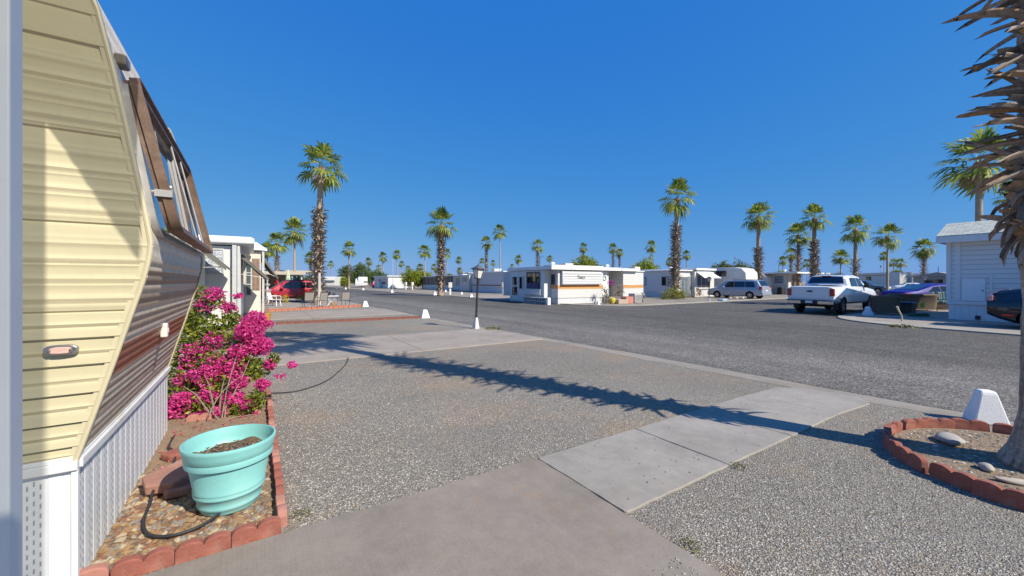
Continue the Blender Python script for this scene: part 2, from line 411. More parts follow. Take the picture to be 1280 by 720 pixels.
m_ = ct.n('ShaderNodeMapping'); m_.inputs['Scale'].default_value = (9,1,.8); ct.l(cc, m_.inputs[0])
c0 = ct.ramp(ct.noise(1.3, 6, .65, cc), [(.3, (.50,.445,.285)), (.7, (.56,.505,.335))])
st_ = ct.ramp(ct.noise(2.0, 6, .7, m_.outputs[0]), [(.55, 0), (.8, 1)]); c0 = ct.mix(ct.math('MULTIPLY', st_, .35), c0, (.40,.34,.21))
sp0 = ct.ramp(ct.noise(34, 5, .7, cc), [(.66, 0), (.74, 1)]); c0 = ct.mix(ct.math('MULTIPLY', sp0, .35), c0, (.36,.28,.17))
ct.base(c0); ct.set(Roughness=.33); ct.bump(ct.noise(3.5, 3, .5, cc), .25, .03)
b.obj('side_wall', ct.m, tr, smooth=True, angle=28)
# core body
core = [(px_(z)-.03, z) for z in [.66,.75,1.2,1.62,1.74,1.82,1.92,2.3,2.7,3.05,3.2,3.3,3.34]]
b = MB(); b.prism([T(x, 0, z)[0::2] for x, z in core]+[T(-5.5,0,3.34)[0::2], T(-5.5,0,.66)[0::2]], 'y', .02, YB-YF-.02)
b.obj('shell', mat('alu_grey', (.5,.49,.46), .5), tr)
# striped front, one ribbed sheet following the profile
t = newmat('front_stripes'); z_ = t.sep()[2]
stops = [(.66,(.62,.59,.53)),(.74,(.46,.41,.35)),(.80,(.62,.585,.52)),(.88,(.40,.34,.275)),(.93,(.58,.545,.48)),(1.0,(.46,.405,.34)),(1.05,(.60,.565,.50)),(1.09,(.33,.125,.07)),(1.20,(.34,.14,.08)),(1.26,(.62,.58,.52)),(1.31,(.44,.38,.31)),(1.40,(.6,.56,.49)),(1.45,(.34,.28,.215)),(1.52,(.55,.50,.43)),(1.58,(.30,.24,.18)),(1.66,(.57,.52,.45)),(1.74,(.62,.6,.56)),(1.8,(.7,.69,.66))]
lo, hi = .66, 1.8
fz = t.math('DIVIDE', t.math('SUBTRACT', z_, lo), hi-lo)
c = t.ramp(fz, [((a-lo)/(hi-lo), v) for a, v in stops], 'CONSTANT')
sc = t.ramp(t.noise(14, 6, .75), [(.35, (.86,.76,.64)), (.6, (1.12,1.0,.86))])
c = t.mix(1.0, c, sc, 'MULTIPLY')
t.base(c); t.set(Roughness=.5, Metallic=0.0); t.b.inputs['Specular IOR Level'].default_value = .35
FRONT = t.m
b = MB(); zz = [.70+i*.0095 for i in range(int((3.3-.70)/.0095))]
def rip(z):
    if z < 1.74: p = ((z-.7)/.052) % 1; return .007*abs(math.sin(math.pi*p))
    return .003*math.sin(z*52)
for z in zz:
    x = px_(z)+rip(z)
    for y in (YF+.012, YF+.9, YF+1.75, YB-.012): b.v.append(T(x, y, z))
b.f = [(i*4+j, i*4+j+1, (i+1)*4+j+1, (i+1)*4+j) for i in range(len(zz)-1) for j in range(3)]; b.mi = [0]*len(b.f)
b.obj('striped_front', FRONT, tr, smooth=True, angle=60)
# corner mouldings with screws
for yy in (YF-.006, YB+.004):
    b = MB(); pts = [T(px_(z)+.006, yy, z) for z in [.7,.8,1.0,1.2,1.4,1.6,1.7,1.76,1.82,1.88,1.95,2.1,2.4,2.7,3.0,3.2,3.3]]
    b.tube(pts, .013, 8)
    for p, q in zip(pts, pts[1:]):
        s_ = 1 if yy < 4 else -1
        b.add([(p[0]-.03,p[1]-.004*s_,p[2]),(q[0]-.03,q[1]-.004*s_,q[2]),(q[0]+.006,q[1]-.004*s_,q[2]),(p[0]+.006,p[1]-.004*s_,p[2])], [(0,1,2,3)])
        b.add([(p[0]+.012,p[1]+.004*s_,p[2]),(q[0]+.012,q[1]+.004*s_,q[2]),(q[0]+.008,q[1]+.022*s_,q[2]),(p[0]+.008,p[1]+.022*s_,p[2])], [(0,1,2,3)])
    b.obj('corner_moulding', mat('cream_trim', (.56,.50,.33), .35, var=.06, scale=5), tr, smooth=True)
for i in range(15):
    z = .8+i*.165; MB().lathe([(0,.004),(.005,.003),(.006,0)], 8, T(px_(z)+.014, YF+.016, z), axis='x').obj('screw', mat('screw_steel', (.35,.33,.3), .4, 1), tr)
# roof hatch lip and marker lights
MB().box(*[v for p in zip(T(-.93,YF-.05,3.06), T(-.80,YF-.002,3.17)) for v in p]).obj('vent_hood', CREAM, tr, bevel=.012)
def marker(x, z, wdt, hgt):
    b = MB()
    pl = [(x+wdt/2*math.copysign(abs(math.cos(a))**.6, math.cos(a)), z+hgt/2*math.copysign(abs(math.sin(a))**.8, math.sin(a))) for a in [2*math.pi*i/28 for i in range(28)]]
    b.prism([(p[0]+2.5, p[1]) for p in pl], 'y', -.038, -.016)
    base = b.obj('marker_light', mat('chrome_worn', (.42,.42,.43), .25, .9), tr, bevel=.006)
    c = MB(); c.prism([(x+2.5+(p[0]-x)*.66, z+(p[1]-z)*.62) for p in pl], 'y', -.05, -.036)
    c.obj('lens', mat('amber_lens', (.62,.40,.34), .25, var=.3, scale=22), base, bevel=.004)
    for s_ in (-1, 1): MB().lathe([(0,-.056),(.006,-.055),(.008,-.05)], 10, (x+2.5+s_*wdt*.31, 0, z), axis='y').obj('screw', mat('screw_steel', (.35,.33,.3), .4, 1), base)
marker(-.790, 1.262, .122, .052)
b = MB(); z = 1.21; yy = 4.15
b.box(*[v for p in zip(T(px_(z)+.0,yy-.03,z-.05), T(px_(z)+.045,yy+.03,z+.06)) for v in p])
ml = b.obj('side_lamp', mat('lamp_white', (.72,.7,.64), .4), tr, bevel=.01)
MB().box(*[v for p in zip(T(px_(z)+.04,yy-.012,z-.015), T(px_(z)+.052,yy+.012,z+.02)) for v in p]).obj('lens', mat('amber_lens'), ml, bevel=.004)
z = 2.86; yy = 3.12
MB().box(*[v for p in zip(T(px_(z)-.005,yy-.04,z-.035), T(px_(z)+.05,yy+.06,z+.03)) for v in p]).obj('side_lamp', mat('lamp_dark', (.2,.17,.14), .3), tr, bevel=.012)
# front window: aluminium surround, rubber, glass
def on_wall(y, z, off): # point on the sloping upper front, pushed outwards
    return T(px_(z)+off, y, z+off*.17)
def wall_ring(y0, y1, z0, z1, rad, wd, o0, o1, bmesh_, n=6):
    def outline(y0, y1, z0, z1, r):
        P = []
        for cy, cz, a0 in ((y1-r, z1-r, 0), (y0+r, z1-r, 90), (y0+r, z0+r, 180), (y1-r, z0+r, 270)):
            for i in range(n+1): a = R(a0+90*i/n); P.append((cy+r*math.cos(a), cz+r*math.sin(a)))
        return P
    A_ = outline(y0, y1, z0, z1, rad); B_ = outline(y0+wd, y1-wd, z0+wd, z1-wd, max(.01, rad-wd)); k = len(A_)
    vs = [on_wall(*p, o0) for p in A_]+[on_wall(*p, o1) for p in A_]+[on_wall(*p, o1) for p in B_]+[on_wall(*p, o0) for p in B_]
    bmesh_.add(vs, [(r*k+i, r*k+(i+1) % k, ((r+1) % 4)*k+(i+1) % k, ((r+1) % 4)*k+i) for r in range(4) for i in range(k)])
    return outline
b = MB(); ol = wall_ring(3.02, 5.38, 1.86, 2.74, .12, .045, .0, .03, b)
win = b.obj('front_window', mat('alu_frame', (.42,.41,.40), .45, .5, var=.15, scale=9), tr, smooth=True, angle=40)
b = MB(); b.add([on_wall(*p, .014) for p in ol(3.06,5.34,1.9,2.7,.09)], [tuple(range(28))]); b.obj('pane', glass('trailer_glass', (.03,.05,.08)), win)
for yy in (3.72, 4.5):
    b = MB(); b.add([on_wall(yy-.011,1.9,.016),on_wall(yy+.011,1.9,.016),on_wall(yy+.011,2.7,.016),on_wall(yy-.011,2.7,.016),on_wall(yy-.011,1.9,.034),on_wall(yy+.011,1.9,.034),on_wall(yy+.011,2.7,.034),on_wall(yy-.011,2.7,.034)], [(0,1,5,4),(1,2,6,5),(2,3,7,6),(3,0,4,7),(4,5,6,7)]); b.obj('mullion', mat('alu_frame'), win)
# brown stone guard hinged at the top, swung a little open
def gd(y, s, o=0): # s: 0 at hinge .. 1 at bottom
    z = 2.76+(1.90-2.76)*s; x = px_(2.76)+.035+(-.40-px_(2.76)-.035)*s; return T(x+o, y, z+o*.2)
def gring(y0, y1, s0, s1, r, wd, o0, o1, m, name, par):
    P = []; b = MB(); H = .9
    for q in (0, wd):
        for cy, cs, a0 in ((y1-r, s0+r/H, 0), (y0+r, s0+r/H, 90), (y0+r, s1-r/H, 180), (y1-r, s1-r/H, 270)):
            rr = max(.012, r-q)
            for i in range(7): a = R(a0+90*i/6); P.append((cy+rr*math.cos(a), cs-rr*math.sin(a)/H))
    k = 28; A_, B_ = P[:k], P[k:]
    vs = [gd(*p, o0) for p in A_]+[gd(*p, o1) for p in A_]+[gd(*p, o1) for p in B_]+[gd(*p, o0) for p in B_]
    b.add(vs, [(r_*k+i, r_*k+(i+1) % k, ((r_+1) % 4)*k+(i+1) % k, ((r_+1) % 4)*k+i) for r_ in range(4) for i in range(k)])
    return b.obj(name, m, par, smooth=True, angle=35)
BROWN = mat('brown_guard', (.13,.075,.05), .5, var=.3, scale=12, dirt=(.28,.2,.15,.5), bump=.15)
guard = gring(3.05, 5.34, 0, 1, .09, .055, -.02, .03, BROWN, 'window_guard', tr)
gring(3.035, 5.355, -.015, 1.012, .1, .018, .004, .05, BROWN, 'guard_lip', guard)
for yy in (4.25, 4.75): MB().tube([gd(yy, .03, .02), gd(yy, .98, .02)], .008, 6).obj('guard_bar', mat('alu_frame'), guard)
b = MB(); b.tube([on_wall(3.07, 2.12, 0), T(-.43, 3.06, 2.12), T(-.405, 3.08, 2.16)], .012, 6); b.box(*[v for p in zip(T(-.47,3.02,2.09), T(-.39,3.09,2.13)) for v in p]); b.obj('guard_latch', mat('alu_frame'), guard)
# belt rail and white vinyl skirting
RAIL = mat('rail_white', (.68,.68,.67), .4, var=.08, scale=7, dirt=(.45,.4,.33,.4))
b = MB(); b.box(*[v for p in zip(T(-5.5,YF-.03,.655), T(-.735,YF+.01,.70)) for v in p]); b.box(*[v for p in zip(T(-5.5,YF-.02,.70), T(-.755,YF+.01,.722)) for v in p])
b.box(*[v for p in zip(T(-.775,YF+.011,.655), T(-.725,YB+.02,.70)) for v in p]); b.box(*[v for p in zip(T(-.775,YF+.011,.70), T(-.738,YB+.02,.715)) for v in p])
b.obj('belt_rail', RAIL, tr, bevel=.004)
SK = mat('skirt_vinyl', (.74,.75,.76), .4, var=.05, scale=4, dirt=(.5,.46,.4,.25))
DK = mat('slot_dark', (.36,.36,.36), .8)
def vskirt(along, a0, a1, fixed, out, name):
    """pleated vinyl: alternating raised flutes and perforated flat bands"""
    b = MB(); sl_ = MB(); pts = []; x = a0; k = 0
    while x < a1-.01:
        pts += [(x,0),(x+.006,.0022),(x+.045,.0022),(x+.051,0),(x+.13,0)]; x += .135; k += 1
    pts = [(min(p, a1), d) for p, d in pts]
    def P(p, d, z): return T(p, fixed+out*d, z) if along == 'x' else T(fixed+out*d, p, z)
    for p, d in pts: b.v += [P(p, d, 0), P(p, d, .66)]
    b.f = [(2*i, 2*i+2, 2*i+3, 2*i+1) for i in range(len(pts)-1)]; b.mi = [0]*len(b.f)
    o = b.obj(name, SK, tr, fix=False)
    x = a0; 
    while x < a1-.12:
        for c_ in (.066, .088, .110):
            z = .02+(.018 if c_ == .088 else 0)
            while z < .62:
                q = x+c_; sl_.add([P(q, .0025, z), P(q+.006, .0025, z+.003), P(q+.006, .0025, z+.026), P(q, .0025, z+.023)], [(0,1,2,3)]); z += .047
        x += .135
    stuff(sl_.obj('vent_slot', DK, o, fix=False))
vskirt('x', -2.6, -.752, YF, -1, 'skirting')
vskirt('y', YF+.005, YB, -.752, 1, 'skirting')
MB().box(*[v for p in zip(T(-.762,YF-.015,0), T(-.737,YF+.012,.655)) for v in p]).obj('corner_post', SK, tr, bevel=.004)
MB().box(*[v for p in zip(T(-5.4,YF+.3,.0), T(-1.0,YB-.1,.64)) for v in p]).obj('under_frame', mat('dark_void', (.05,.05,.05), .9), tr)

# ------------------------------------------------------------------ post at the left edge, unseen shade panel added overhead
pc = thing('patio_post_shade', 'white painted post at the cream trailer corner, with an added unseen shade panel', 'patio cover', (-.675, 1.98, 0))
PW = mat('post_white', (.66,.69,.73), .5, var=.04, scale=5)
b = MB(); b.box(-.075,.028,-.045,.045,.05,3.18); b.obj('post', PW, pc, bevel=.006)
MB().box(-.095,.045,-.065,.065,.046,.06).obj('post_base', PW, pc, bevel=.003)
b = MB(); ft = newmat('half_shade_sheet'); ft.base((.8,.8,.74)); tr1 = ft.n('ShaderNodeBsdfTransparent'); tr1.inputs[0].default_value = (.93,.92,.86,1); mx1 = ft.n('ShaderNodeMixShader'); mx1.inputs[0].default_value = .60
ft.l(ft.b.outputs[0], mx1.inputs[1]); ft.l(tr1.outputs[0], mx1.inputs[2]); ft.l(mx1.outputs[0], ft.out.inputs[0]); HALF_SHADE = ft.m   # invented half-clear sheet, so the added panel shades only partly
RP = [(.61,-.94),(-.5,1.97),(.13,1.21),(-.40,2.68),(-3,2.68),(-3,-.94)]  # unseen panel, outline shaped to leave a lit wedge on the trailer
b.prism([(x+.675, y-1.98) for x, y in RP], 'z', 3.2, 3.24); b.obj('shade_panel', HALF_SHADE, pc)
b = MB(); b.box(-2.3,-.06,-.05,.05,3.08,3.19); b.obj('roof_beam', PW, pc)
b = MB(); b.box(.97,1.05,-2.72,-2.64,.05,3.19); b.obj('post', PW, pc)  # unseen post added behind the camera along with the shade panel

# ------------------------------------------------------------------ rock bed
sheet('bed_soil', [(-.76,2.96),(.15,2.96),(.17,6.5),(.1,8.0),(-1.2,8.0),(-1.2,5.5),(-.76,5.5)], .03, DIRT, .03)
RK = [mat('rock_%s' % k, c, .75, var=.25, scale=18) for k, c in (('tan', (.27,.175,.095)), ('rust', (.20,.09,.05)), ('cream', (.36,.29,.2)), ('grey', (.2,.175,.15)), ('ochre', (.26,.155,.07)), ('dull', (.15,.10,.07)))]
def bedr(r, n):
    x = r.uniform(-.74, .1, n); y = 3.0+1.35*r.random(n)**1.25; return np.stack([x, y], 1)
stones('river_rock', 1900, bedr, (.014, .036), RK, 11, .03, .5)
BR = mat('brick_red', (.30,.10,.07), .9, var=.35, scale=9, dirt=(.38,.25,.19,.75), bump=.5, bscale=110)
BR2 = mat('brick_pink', (.42,.19,.145), .88, var=.25, scale=7, dirt=(.42,.33,.28,.6), bump=.5, bscale=110)
def scallop(n=2, wdt=.15, h=.115, dip=.035, th=.055):
    pts = []
    for k in range(n):
        for i in range(9):
            if k and i == 0: continue
            a = math.pi*(1-i/8); pts.append((k*wdt+wdt/2+wdt/2*math.cos(a), h-dip+dip*math.sin(a)))
    L = n*wdt; b = MB(); b.prism([(0,-.04)]+pts+[(L,-.04)], 'y', -th/2, th/2); return b
proto = {}
def edging(x, y, rz, label, group, n=2, m=BR, h=.10, wdt=.15, tilt=0, z=0):
    key = (n, m.name, h, wdt)
    if key not in proto:
        proto[key] = scallop(n, wdt, h).obj('edging_brick', m, bevel=.008); o = proto[key]
    else:
        o = proto[key].copy(); COL.objects.link(o)
    o.location = (x, y, z); o.rotation_euler = (R(tilt), R(random.uniform(-1.2,1.2)), rz)
    return tag(o, label, 'brick', group)
L_ = 'red scalloped edging brick in the front row of the rock bed beside the slab'
edging(-.79, 2.955, R(4), 'faded pink scalloped edging brick at the trailer skirting corner', 'edging bricks round the rock bed', 1, BR2)
for i in range(3): edging(-.63+i*.262, 2.945+random.uniform(-.008,.008), R(random.uniform(-2,2)), L_, 'edging bricks round the rock bed', 2, BR, wdt=.13)
L2 = 'red scalloped edging brick in the side row between rock bed and gravel'
for i in range(12):
    edging(.165+i*.002, 2.99+i*.303, R(90+random.uniform(-2,2)), L2, 'edging bricks round the rock bed', 2, BR if i % 3 else BR2, .09 if i > 6 else .10)
L3 = 'red scalloped edging brick in the row under the flowering bush'
for i in range(3): edging(-.62+i*.24, 5.72+random.uniform(-.03,.03), R(random.uniform(-8,8)), L3, 'edging bricks under the bush', 2, BR2, .1, .115)
# flat red stepping block beside the pot
b = MB(); b.prism([(-.24,-.02),(-.20,.15),(.1,.19),(.25,.11),(.2,-.1),(-.12,-.14)], 'z', 0, .075)
tag(b.obj('stepping_block', mat('brick_block', (.33,.17,.13), .85, var=.2, scale=10, dirt=(.42,.3,.25,.5), bump=.5, bscale=100), loc=(-.44,3.95,.085), rot=(R(3),R(-5),R(28)), bevel=.012), 'flat reddish paving block lying between skirting and turquoise pot', 'paving block')
b = MB(); b.prism([(-.17,-.1),(-.19,.08),(.12,.12),(.2,-.02),(.1,-.12)], 'z', 0, .06)
tag(b.obj('stepping_block', mat('brick_block'), loc=(-.37,3.85,.03), rot=(0,R(4),R(10)), bevel=.012), 'dark red block half buried underneath the paving block by the pot', 'paving block')
tag(MB().prism([(-.15,-.07),(-.15,.07),(.15,.08),(.15,-.07)], 'z', 0, .06).obj('stepping_block', BR, loc=(-.52,4.65,.03), rot=(R(4),0,R(35)), bevel=.015), 'red brick lying flat on the soil behind the pot', 'paving block')

# ------------------------------------------------------------------ turquoise pot
POT = mat('pot_turquoise', (.225,.535,.515), .42, var=.09, scale=3, dirt=(.36,.52,.49,.6), bump=.1)
pot = thing('flower_pot', 'large turquoise plastic pot of bare soil on the rock bed', 'pot', (-.13, 3.42, .05))
POTK = .90
prof = [(0,.0),(.185,0),(.192,.012),(.20,.03),(.207,.035),(.209,.05),(.206,.058),(.222,.105),(.231,.11),(.234,.122),(.229,.132),(.232,.14),(.235,.146),(.231,.154),(.262,.315),(.285,.322),(.289,.345),(.285,.362),(.290,.366),(.296,.40),(.305,.43),(.309,.447),(.305,.455),(.292,.456),(.286,.44),(.275,.39),(.262,.34),(.25,.33)]
prof = [(r_*POTK, z_) for r_, z_ in prof]; b = MB(); b.lathe(prof, 72); b.obj('shell', POT, pot, smooth=True, angle=50)
b = MB()
def soilp(u, v):
    a = 2*math.pi*u; r = v*.236; return (r*math.cos(a), r*math.sin(a), .352+.012*math.sin(a*3+v*5)*v+.01*math.sin(a*7+1)*v)
b.grid(soilp, 48, 10); so_ = b.obj('soil', mat('potting_soil', (.13,.085,.055), .95, var=.5, scale=30, bump=1, bscale=90), pot, smooth=True)
bits = stones('soil_bits', 350, lambda r, n: (lambda a, q: np.stack([q*np.cos(a), q*np.sin(a)], 1))(r.uniform(0, 6.28, n), .215*r.random(n)**.5), (.004,.011), [mat('potting_soil'), RK[0], SM[1]], 4, .36)
bits.parent = pot; del bits['kind']; bits['kind'] = 'stuff'
# black irrigation hose from under the pot to the skirting
def hose(name, pts, r, label, cat, m):
    P = [Vector(p) for p in pts]; out = []
    for i in range(len(P)-1):
        p0, p1, p2, p3 = P[max(i-1,0)], P[i], P[i+1], P[min(i+2,len(P)-1)]
        for k in range(6):
            t_ = k/6; out.append(.5*((2*p1)+(p2-p0)*t_+(2*p0-5*p1+4*p2-p3)*t_**2+(3*p1-p0-3*p2+p3)*t_**3))
    out.append(P[-1]); b = MB(); b.tube(out, r, 8); return tag(b.obj(name, m, smooth=True), label, cat)
BLK = mat('hose_black', (.03,.03,.032), .6, var=.3, scale=20)
hose('drip_hose', [(-.16,3.28,.07),(-.27,3.17,.065),(-.40,3.14,.065),(-.52,3.22,.065),(-.58,3.4,.07),(-.585,3.65,.09),(-.6,3.9,.1),(-.585,4.15,.08),(-.56,4.45,.06),(-.6,4.7,.07),(-.66,4.9,.05),(-.66,5.2,.05)], .009, 'black drip hose curving from the turquoise pot to the skirting', 'hose', BLK)
hose('garden_cable', [(.19,6.6,.02),(.55,6.55,.012),(.95,6.9,.012),(1.25,7.5,.012),(1.5,8.15,.012),(1.62,8.6,.012),(1.66,8.74,.03)], .008, 'thin dark cable lying across the gravel from the bush to the driveway', 'cable', BLK)

# ------------------------------------------------------------------ bougainvillea
def spot3(px, py, d):
    x, y = spot(px, d); return Vector((x, y, 1.6+(352-py)/498*d))
LEAF = []
def leafmat(name, a, b_, trans=.35):
    if name in MATS: return MATS[name]
    t = newmat(name); ob = t.n('ShaderNodeNewGeometry')
    c = t.ramp(ob.outputs['Random Per Island'], [(0, a), (.55, tuple((x+y)/2 for x, y in zip(a, b_))), (1, b_)])
    t.base(c); t.set(Roughness=.5)
    tr_ = t.n('ShaderNodeBsdfTranslucent'); t.l(c, tr_.inputs[0]); mx = t.n('ShaderNodeMixShader'); mx.inputs[0].default_value = trans
    t.l(t.b.outputs[0], mx.inputs[1]); t.l(tr_.outputs[0], mx.inputs[2]); t.l(mx.outputs[0], t.out.inputs[0])
    MATS[name] = t.m; return t.m
def leaf_faces(b, P, size, r, up=.3):
    """one folded leaf (two quads) at P"""
    d = Vector((r.gauss(0,1), r.gauss(0,1), r.gauss(0,.7)+up)).normalized(); s_ = size*r.uniform(.7,1.25)
    u = d.cross(Vector((r.gauss(0,1), r.gauss(0,1), r.gauss(0,1)))).normalized(); w_ = d.cross(u)
    c0 = P-d*s_*.5; c1 = P+d*s_*.55; f = w_*s_*.14
    b.add([c0, P+u*s_*.33+f, c1, P-u*s_*.33+f], [(0,1,2), (0,2,3)])
rr = random.Random(21)
bg_ = thing('bougainvillea', 'bougainvillea bush with magenta flowers and yellow green leaves against the trailer', 'bush', (-.35, 5.6, 0))
base0 = Vector((-.35, 5.6, 0))
fl = [(245,503,4.75,.17,300),(216,513,4.6,.13,220),(232,478,4.9,.14,120),(262,470,4.8,.16,260),(275,455,4.9,.15,220),(292,462,4.85,.12,180),(300,440,4.9,.12,160),(312,415,5.0,.16,330),(325,432,5.0,.14,300),(318,400,5.1,.13,220),(300,478,4.8,.1,120),(290,497,4.75,.11,150),(262,495,4.7,.12,160),(205,515,4.55,.1,110),(268,367,5.3,.12,70),(285,385,5.3,.1,80),(255,382,5.3,.12,60),(338,455,4.95,.07,70),(365,456,4.95,.05,35),(350,470,4.9,.06,14),(245,440,5.0,.16,90),(225,500,4.6,.1,90),(310,505,4.7,.08,80),(318,522,4.7,.06,30),(328,480,4.8,.08,90),(270,425,5.1,.15,80),(240,455,5.0,.13,90),(335,405,5.2,.06,40),(232,525,4.6,.09,60),(275,515,4.65,.09,110),(255,520,4.62,.11,110),(295,455,4.9,.12,110),(248,470,4.85,.12,90),(296,370,5.3,.06,25),(240,365,5.4,.07,25)]
b = MB(); FP = []
for fx, fy, d, rad, n in fl:
    c_ = spot3(fx, fy, d)
    for i in range(int(n*1.7)):
        v = Vector((rr.gauss(0,1), rr.gauss(0,1), rr.gauss(0,1))).normalized()*rad*1.12*rr.random()**.5
        v.z *= .8; P = c_+v-base0; FP.append(P)
        q = rr.uniform(.011,.019)
        for k in range(3): leaf_faces(b, P+Vector((rr.gauss(0,1), rr.gauss(0,1), rr.gauss(0,1)))*.008, q*2.1, rr, .2)
b.obj('flowers', leafmat('bract_magenta', (.50,.015,.17), (.90,.12,.46), .35), bg_, fix=False)
lf = [(240,395,5.3,.22,420),(250,425,5.2,.25,420),(232,440,5.1,.22,380),(225,470,4.95,.2,320),(275,410,5.2,.2,260),(290,450,5.0,.2,260),(300,425,5.1,.18,200),(310,455,4.95,.17,240),(322,462,4.95,.14,190),(280,480,4.85,.2,260),(255,480,4.85,.2,260),(245,510,4.7,.17,200),(215,500,4.7,.17,200),(320,500,4.75,.13,180),(300,515,4.72,.12,150),(265,375,5.35,.15,120),(290,400,5.25,.13,110),(245,365,5.4,.15,160),(342,448,4.97,.08,60),(230,410,5.3,.2,260),(238,530,4.65,.1,120),(262,505,4.7,.16,200),(285,515,4.72,.13,150),(225,525,4.6,.1,100),(270,455,4.95,.18,200),(255,452,5.05,.2,200)]
b = MB()
for fx, fy, d, rad, n in lf:
    c_ = spot3(fx, fy, d)
    for i in range(int(n*1.25)):
        v = Vector((rr.gauss(0,1), rr.gauss(0,1), rr.gauss(0,1))).normalized()*rad*rr.random()**.4
        leaf_faces(b, c_+v-base0, .052, rr)
b.obj('leaves', leafmat('leaf_bush', (.06,.105,.012), (.40,.42,.05), .45), bg_, fix=False)
b = MB()
for i in range(9):
    e = FP[rr.randrange(len(FP))] if i < 4 else spot3(rr.uniform(225,330), rr.uniform(470,520), 4.75)-base0
    s_ = Vector((rr.uniform(-.1,.14), rr.uniform(-.12,.2), 0)); m_ = s_.lerp(e, .5)+Vector((rr.uniform(-.12,.12), rr.uniform(-.12,.12), rr.uniform(0,.18)))
    pts = [s_*(1-t_)**2+m_*2*t_*(1-t_)+e*t_*t_ for t_ in [k/7 for k in range(8)]]
    b.tube(pts, [.008*(1-.8*k/7)+.0012 for k in range(8)], 5)
st0 = spot3(272,520,4.62)-base0
for dx, dz in ((-.25,.4), (.05,.42), (.2,.3), (-.1,.5), (.12,.2)):
    b.tube([st0+Vector((0,0,-.25)), st0+Vector((dx*.35,dx*.1,dz*.2)), st0+Vector((dx*.8,dx*.2,dz*.75)), st0+Vector((dx*1.2,dx*.3,dz))], [.014,.011,.007,.003], 6)
b.obj('stems', mat('stem_grey', (.25,.2,.15), .9, var=.25, scale=25), bg_, smooth=True)
fallen = MB()
for i in range(160):
    P = Vector((rr.uniform(-.72,.12), rr.uniform(4.3,5.7), .045)); leaf_faces(fallen, P, .028, rr, 0)
stuff(fallen.obj('fallen_petals', leafmat('petal_dry', (.35,.03,.1), (.55,.2,.16), .1), fix=False))

# ------------------------------------------------------------------ ring of bricks at the foreground palm
PX, PY = 5.55, .30
sheet('tree_ring_soil', arc(PX, PY, .98, 0, 360, 40)[:-1], .035, DIRT2, .03)
stones('ring_litter', 1700, lambda r, n: (lambda a, q: np.stack([PX+q*np.cos(a), PY+q*np.sin(a)], 1))(r.uniform(0, 6.28, n), .93*r.random(n)**.5), (.006,.018), [RK[3], mat('litter', (.3,.22,.14), .9, var=.4, scale=30), SM[1], SM[2]], 14, .035, .4)
LR = 'red scalloped edging brick in the ring round the shaggy foreground palm'
for i in range(21):
    a = 2*math.pi*i/21+R(random.uniform(-1.5,1.5)); rad = 1.02+random.uniform(-.02,.02)
    edging(PX+rad*math.cos(a)-.15*-math.sin(a), PY+rad*math.sin(a)-.15*math.cos(a), a+math.pi/2+R(random.uniform(-4,4)), LR, 'edging bricks round the foreground palm', 2, BR, .13, tilt=random.uniform(-6,6))
def rock(name, loc, sx, sy, sz, m, label, rz=0, seed=1):
    r = random.Random(seed); bm = bmesh.new(); bmesh.ops.create_icosphere(bm, subdivisions=3, radius=1)
    ph = [r.uniform(0, 6) for _ in range(6)]
    for v in bm.verts:
        p = v.co; k = 1+.13*math.sin(p.x*2.3+ph[0])*math.cos(p.y*2.7+ph[1])+.07*math.sin(p.z*4+p.x*3+ph[2]); v.co = Vector((p.x*sx, p.y*sy, p.z*sz))*k
    me = bpy.data.meshes.new(name); bm.to_mesh(me); bm.free(); me.materials.append(m)
    me.polygons.foreach_set('use_smooth', [True]*len(me.polygons))
    o = bpy.data.objects.new(name, me); COL.objects.link(o); o.location = loc; o.rotation_euler = (0, 0, rz); return tag(o, label, 'rock')
STN = mat('stone_smooth', (.38,.35,.31), .8, var=.15, scale=12, bump=.2)
rock('rock', (5.68,.92,.07), .14, .09, .05, STN, 'largest smooth grey stone, lying inside the far side of the brick ring', R(20), 3)
rock('rock', (5.1,.62,.06), .06, .045, .03, STN, 'small grey stone inside the near edge of the brick ring', R(50), 5)
rock('rock', (4.95,.45,.055), .12, .035, .022, mat('husk', (.5,.44,.35), .9), 'pale flat husk lying along the near bricks of the ring', R(-60), 6)

# ------------------------------------------------------------------ white house-number blocks
WHT = mat('block_white', (.78,.78,.77), .7, var=.06, scale=6, dirt=(.55,.52,.48,.4), bump=.3, bscale=60)
blk = MB()
vs = []
for z, a, c_ in ((0,.215,.17), (.04,.205,.16), (.33,.105,.095), (.37,.085,.075)): vs += [(-a,-c_,z),(a,-c_,z),(a,c_,z),(-a,c_,z)]
blk.add(vs, [(0,3,2,1),(12,13,14,15)]+[(4*k+i, 4*k+(i+1) % 4, 4*k+4+(i+1) % 4, 4*k+4+i) for k in range(3) for i in range(4)])
blk0 = blk.obj('marker_block', WHT, loc=(6.97,.85,.0), rot=(0,0,R(-56)), bevel=.02); blk0.scale = (.70,.7,1)
tag(blk0, 'white tapered concrete block beside the foreground palm', 'marker block', 'white marker blocks along the road')
def block(px, py, label, s=1.0, rz=0):
    d = 498*1.6/(py-352); x, y = spot(px, d); o = blk0.copy(); COL.objects.link(o); o.location = (x, y, .0); o.scale = (s*.9, s*.8, s); o.rotation_euler = (0,0,rz); o['label'] = label
    return o
block(531, 397.6, 'white tapered block at the end of the dark red brick row', 1.0)
block(456.5, 383.5, 'white tapered block at the road end of the orange red brick row', 1.0)
block(589, 372, 'white tapered block at the kerb just left of the lamp post', 1.0)
block(543.5, 369, 'white tapered block at the foot of the shaggy palm across the road', 1.1)
block(490, 365.8, 'white tapered block across the road in front of the plain white cabin', 1.1)
block(454, 362.6, 'white tapered block across the road below the red vehicle', 1.0)
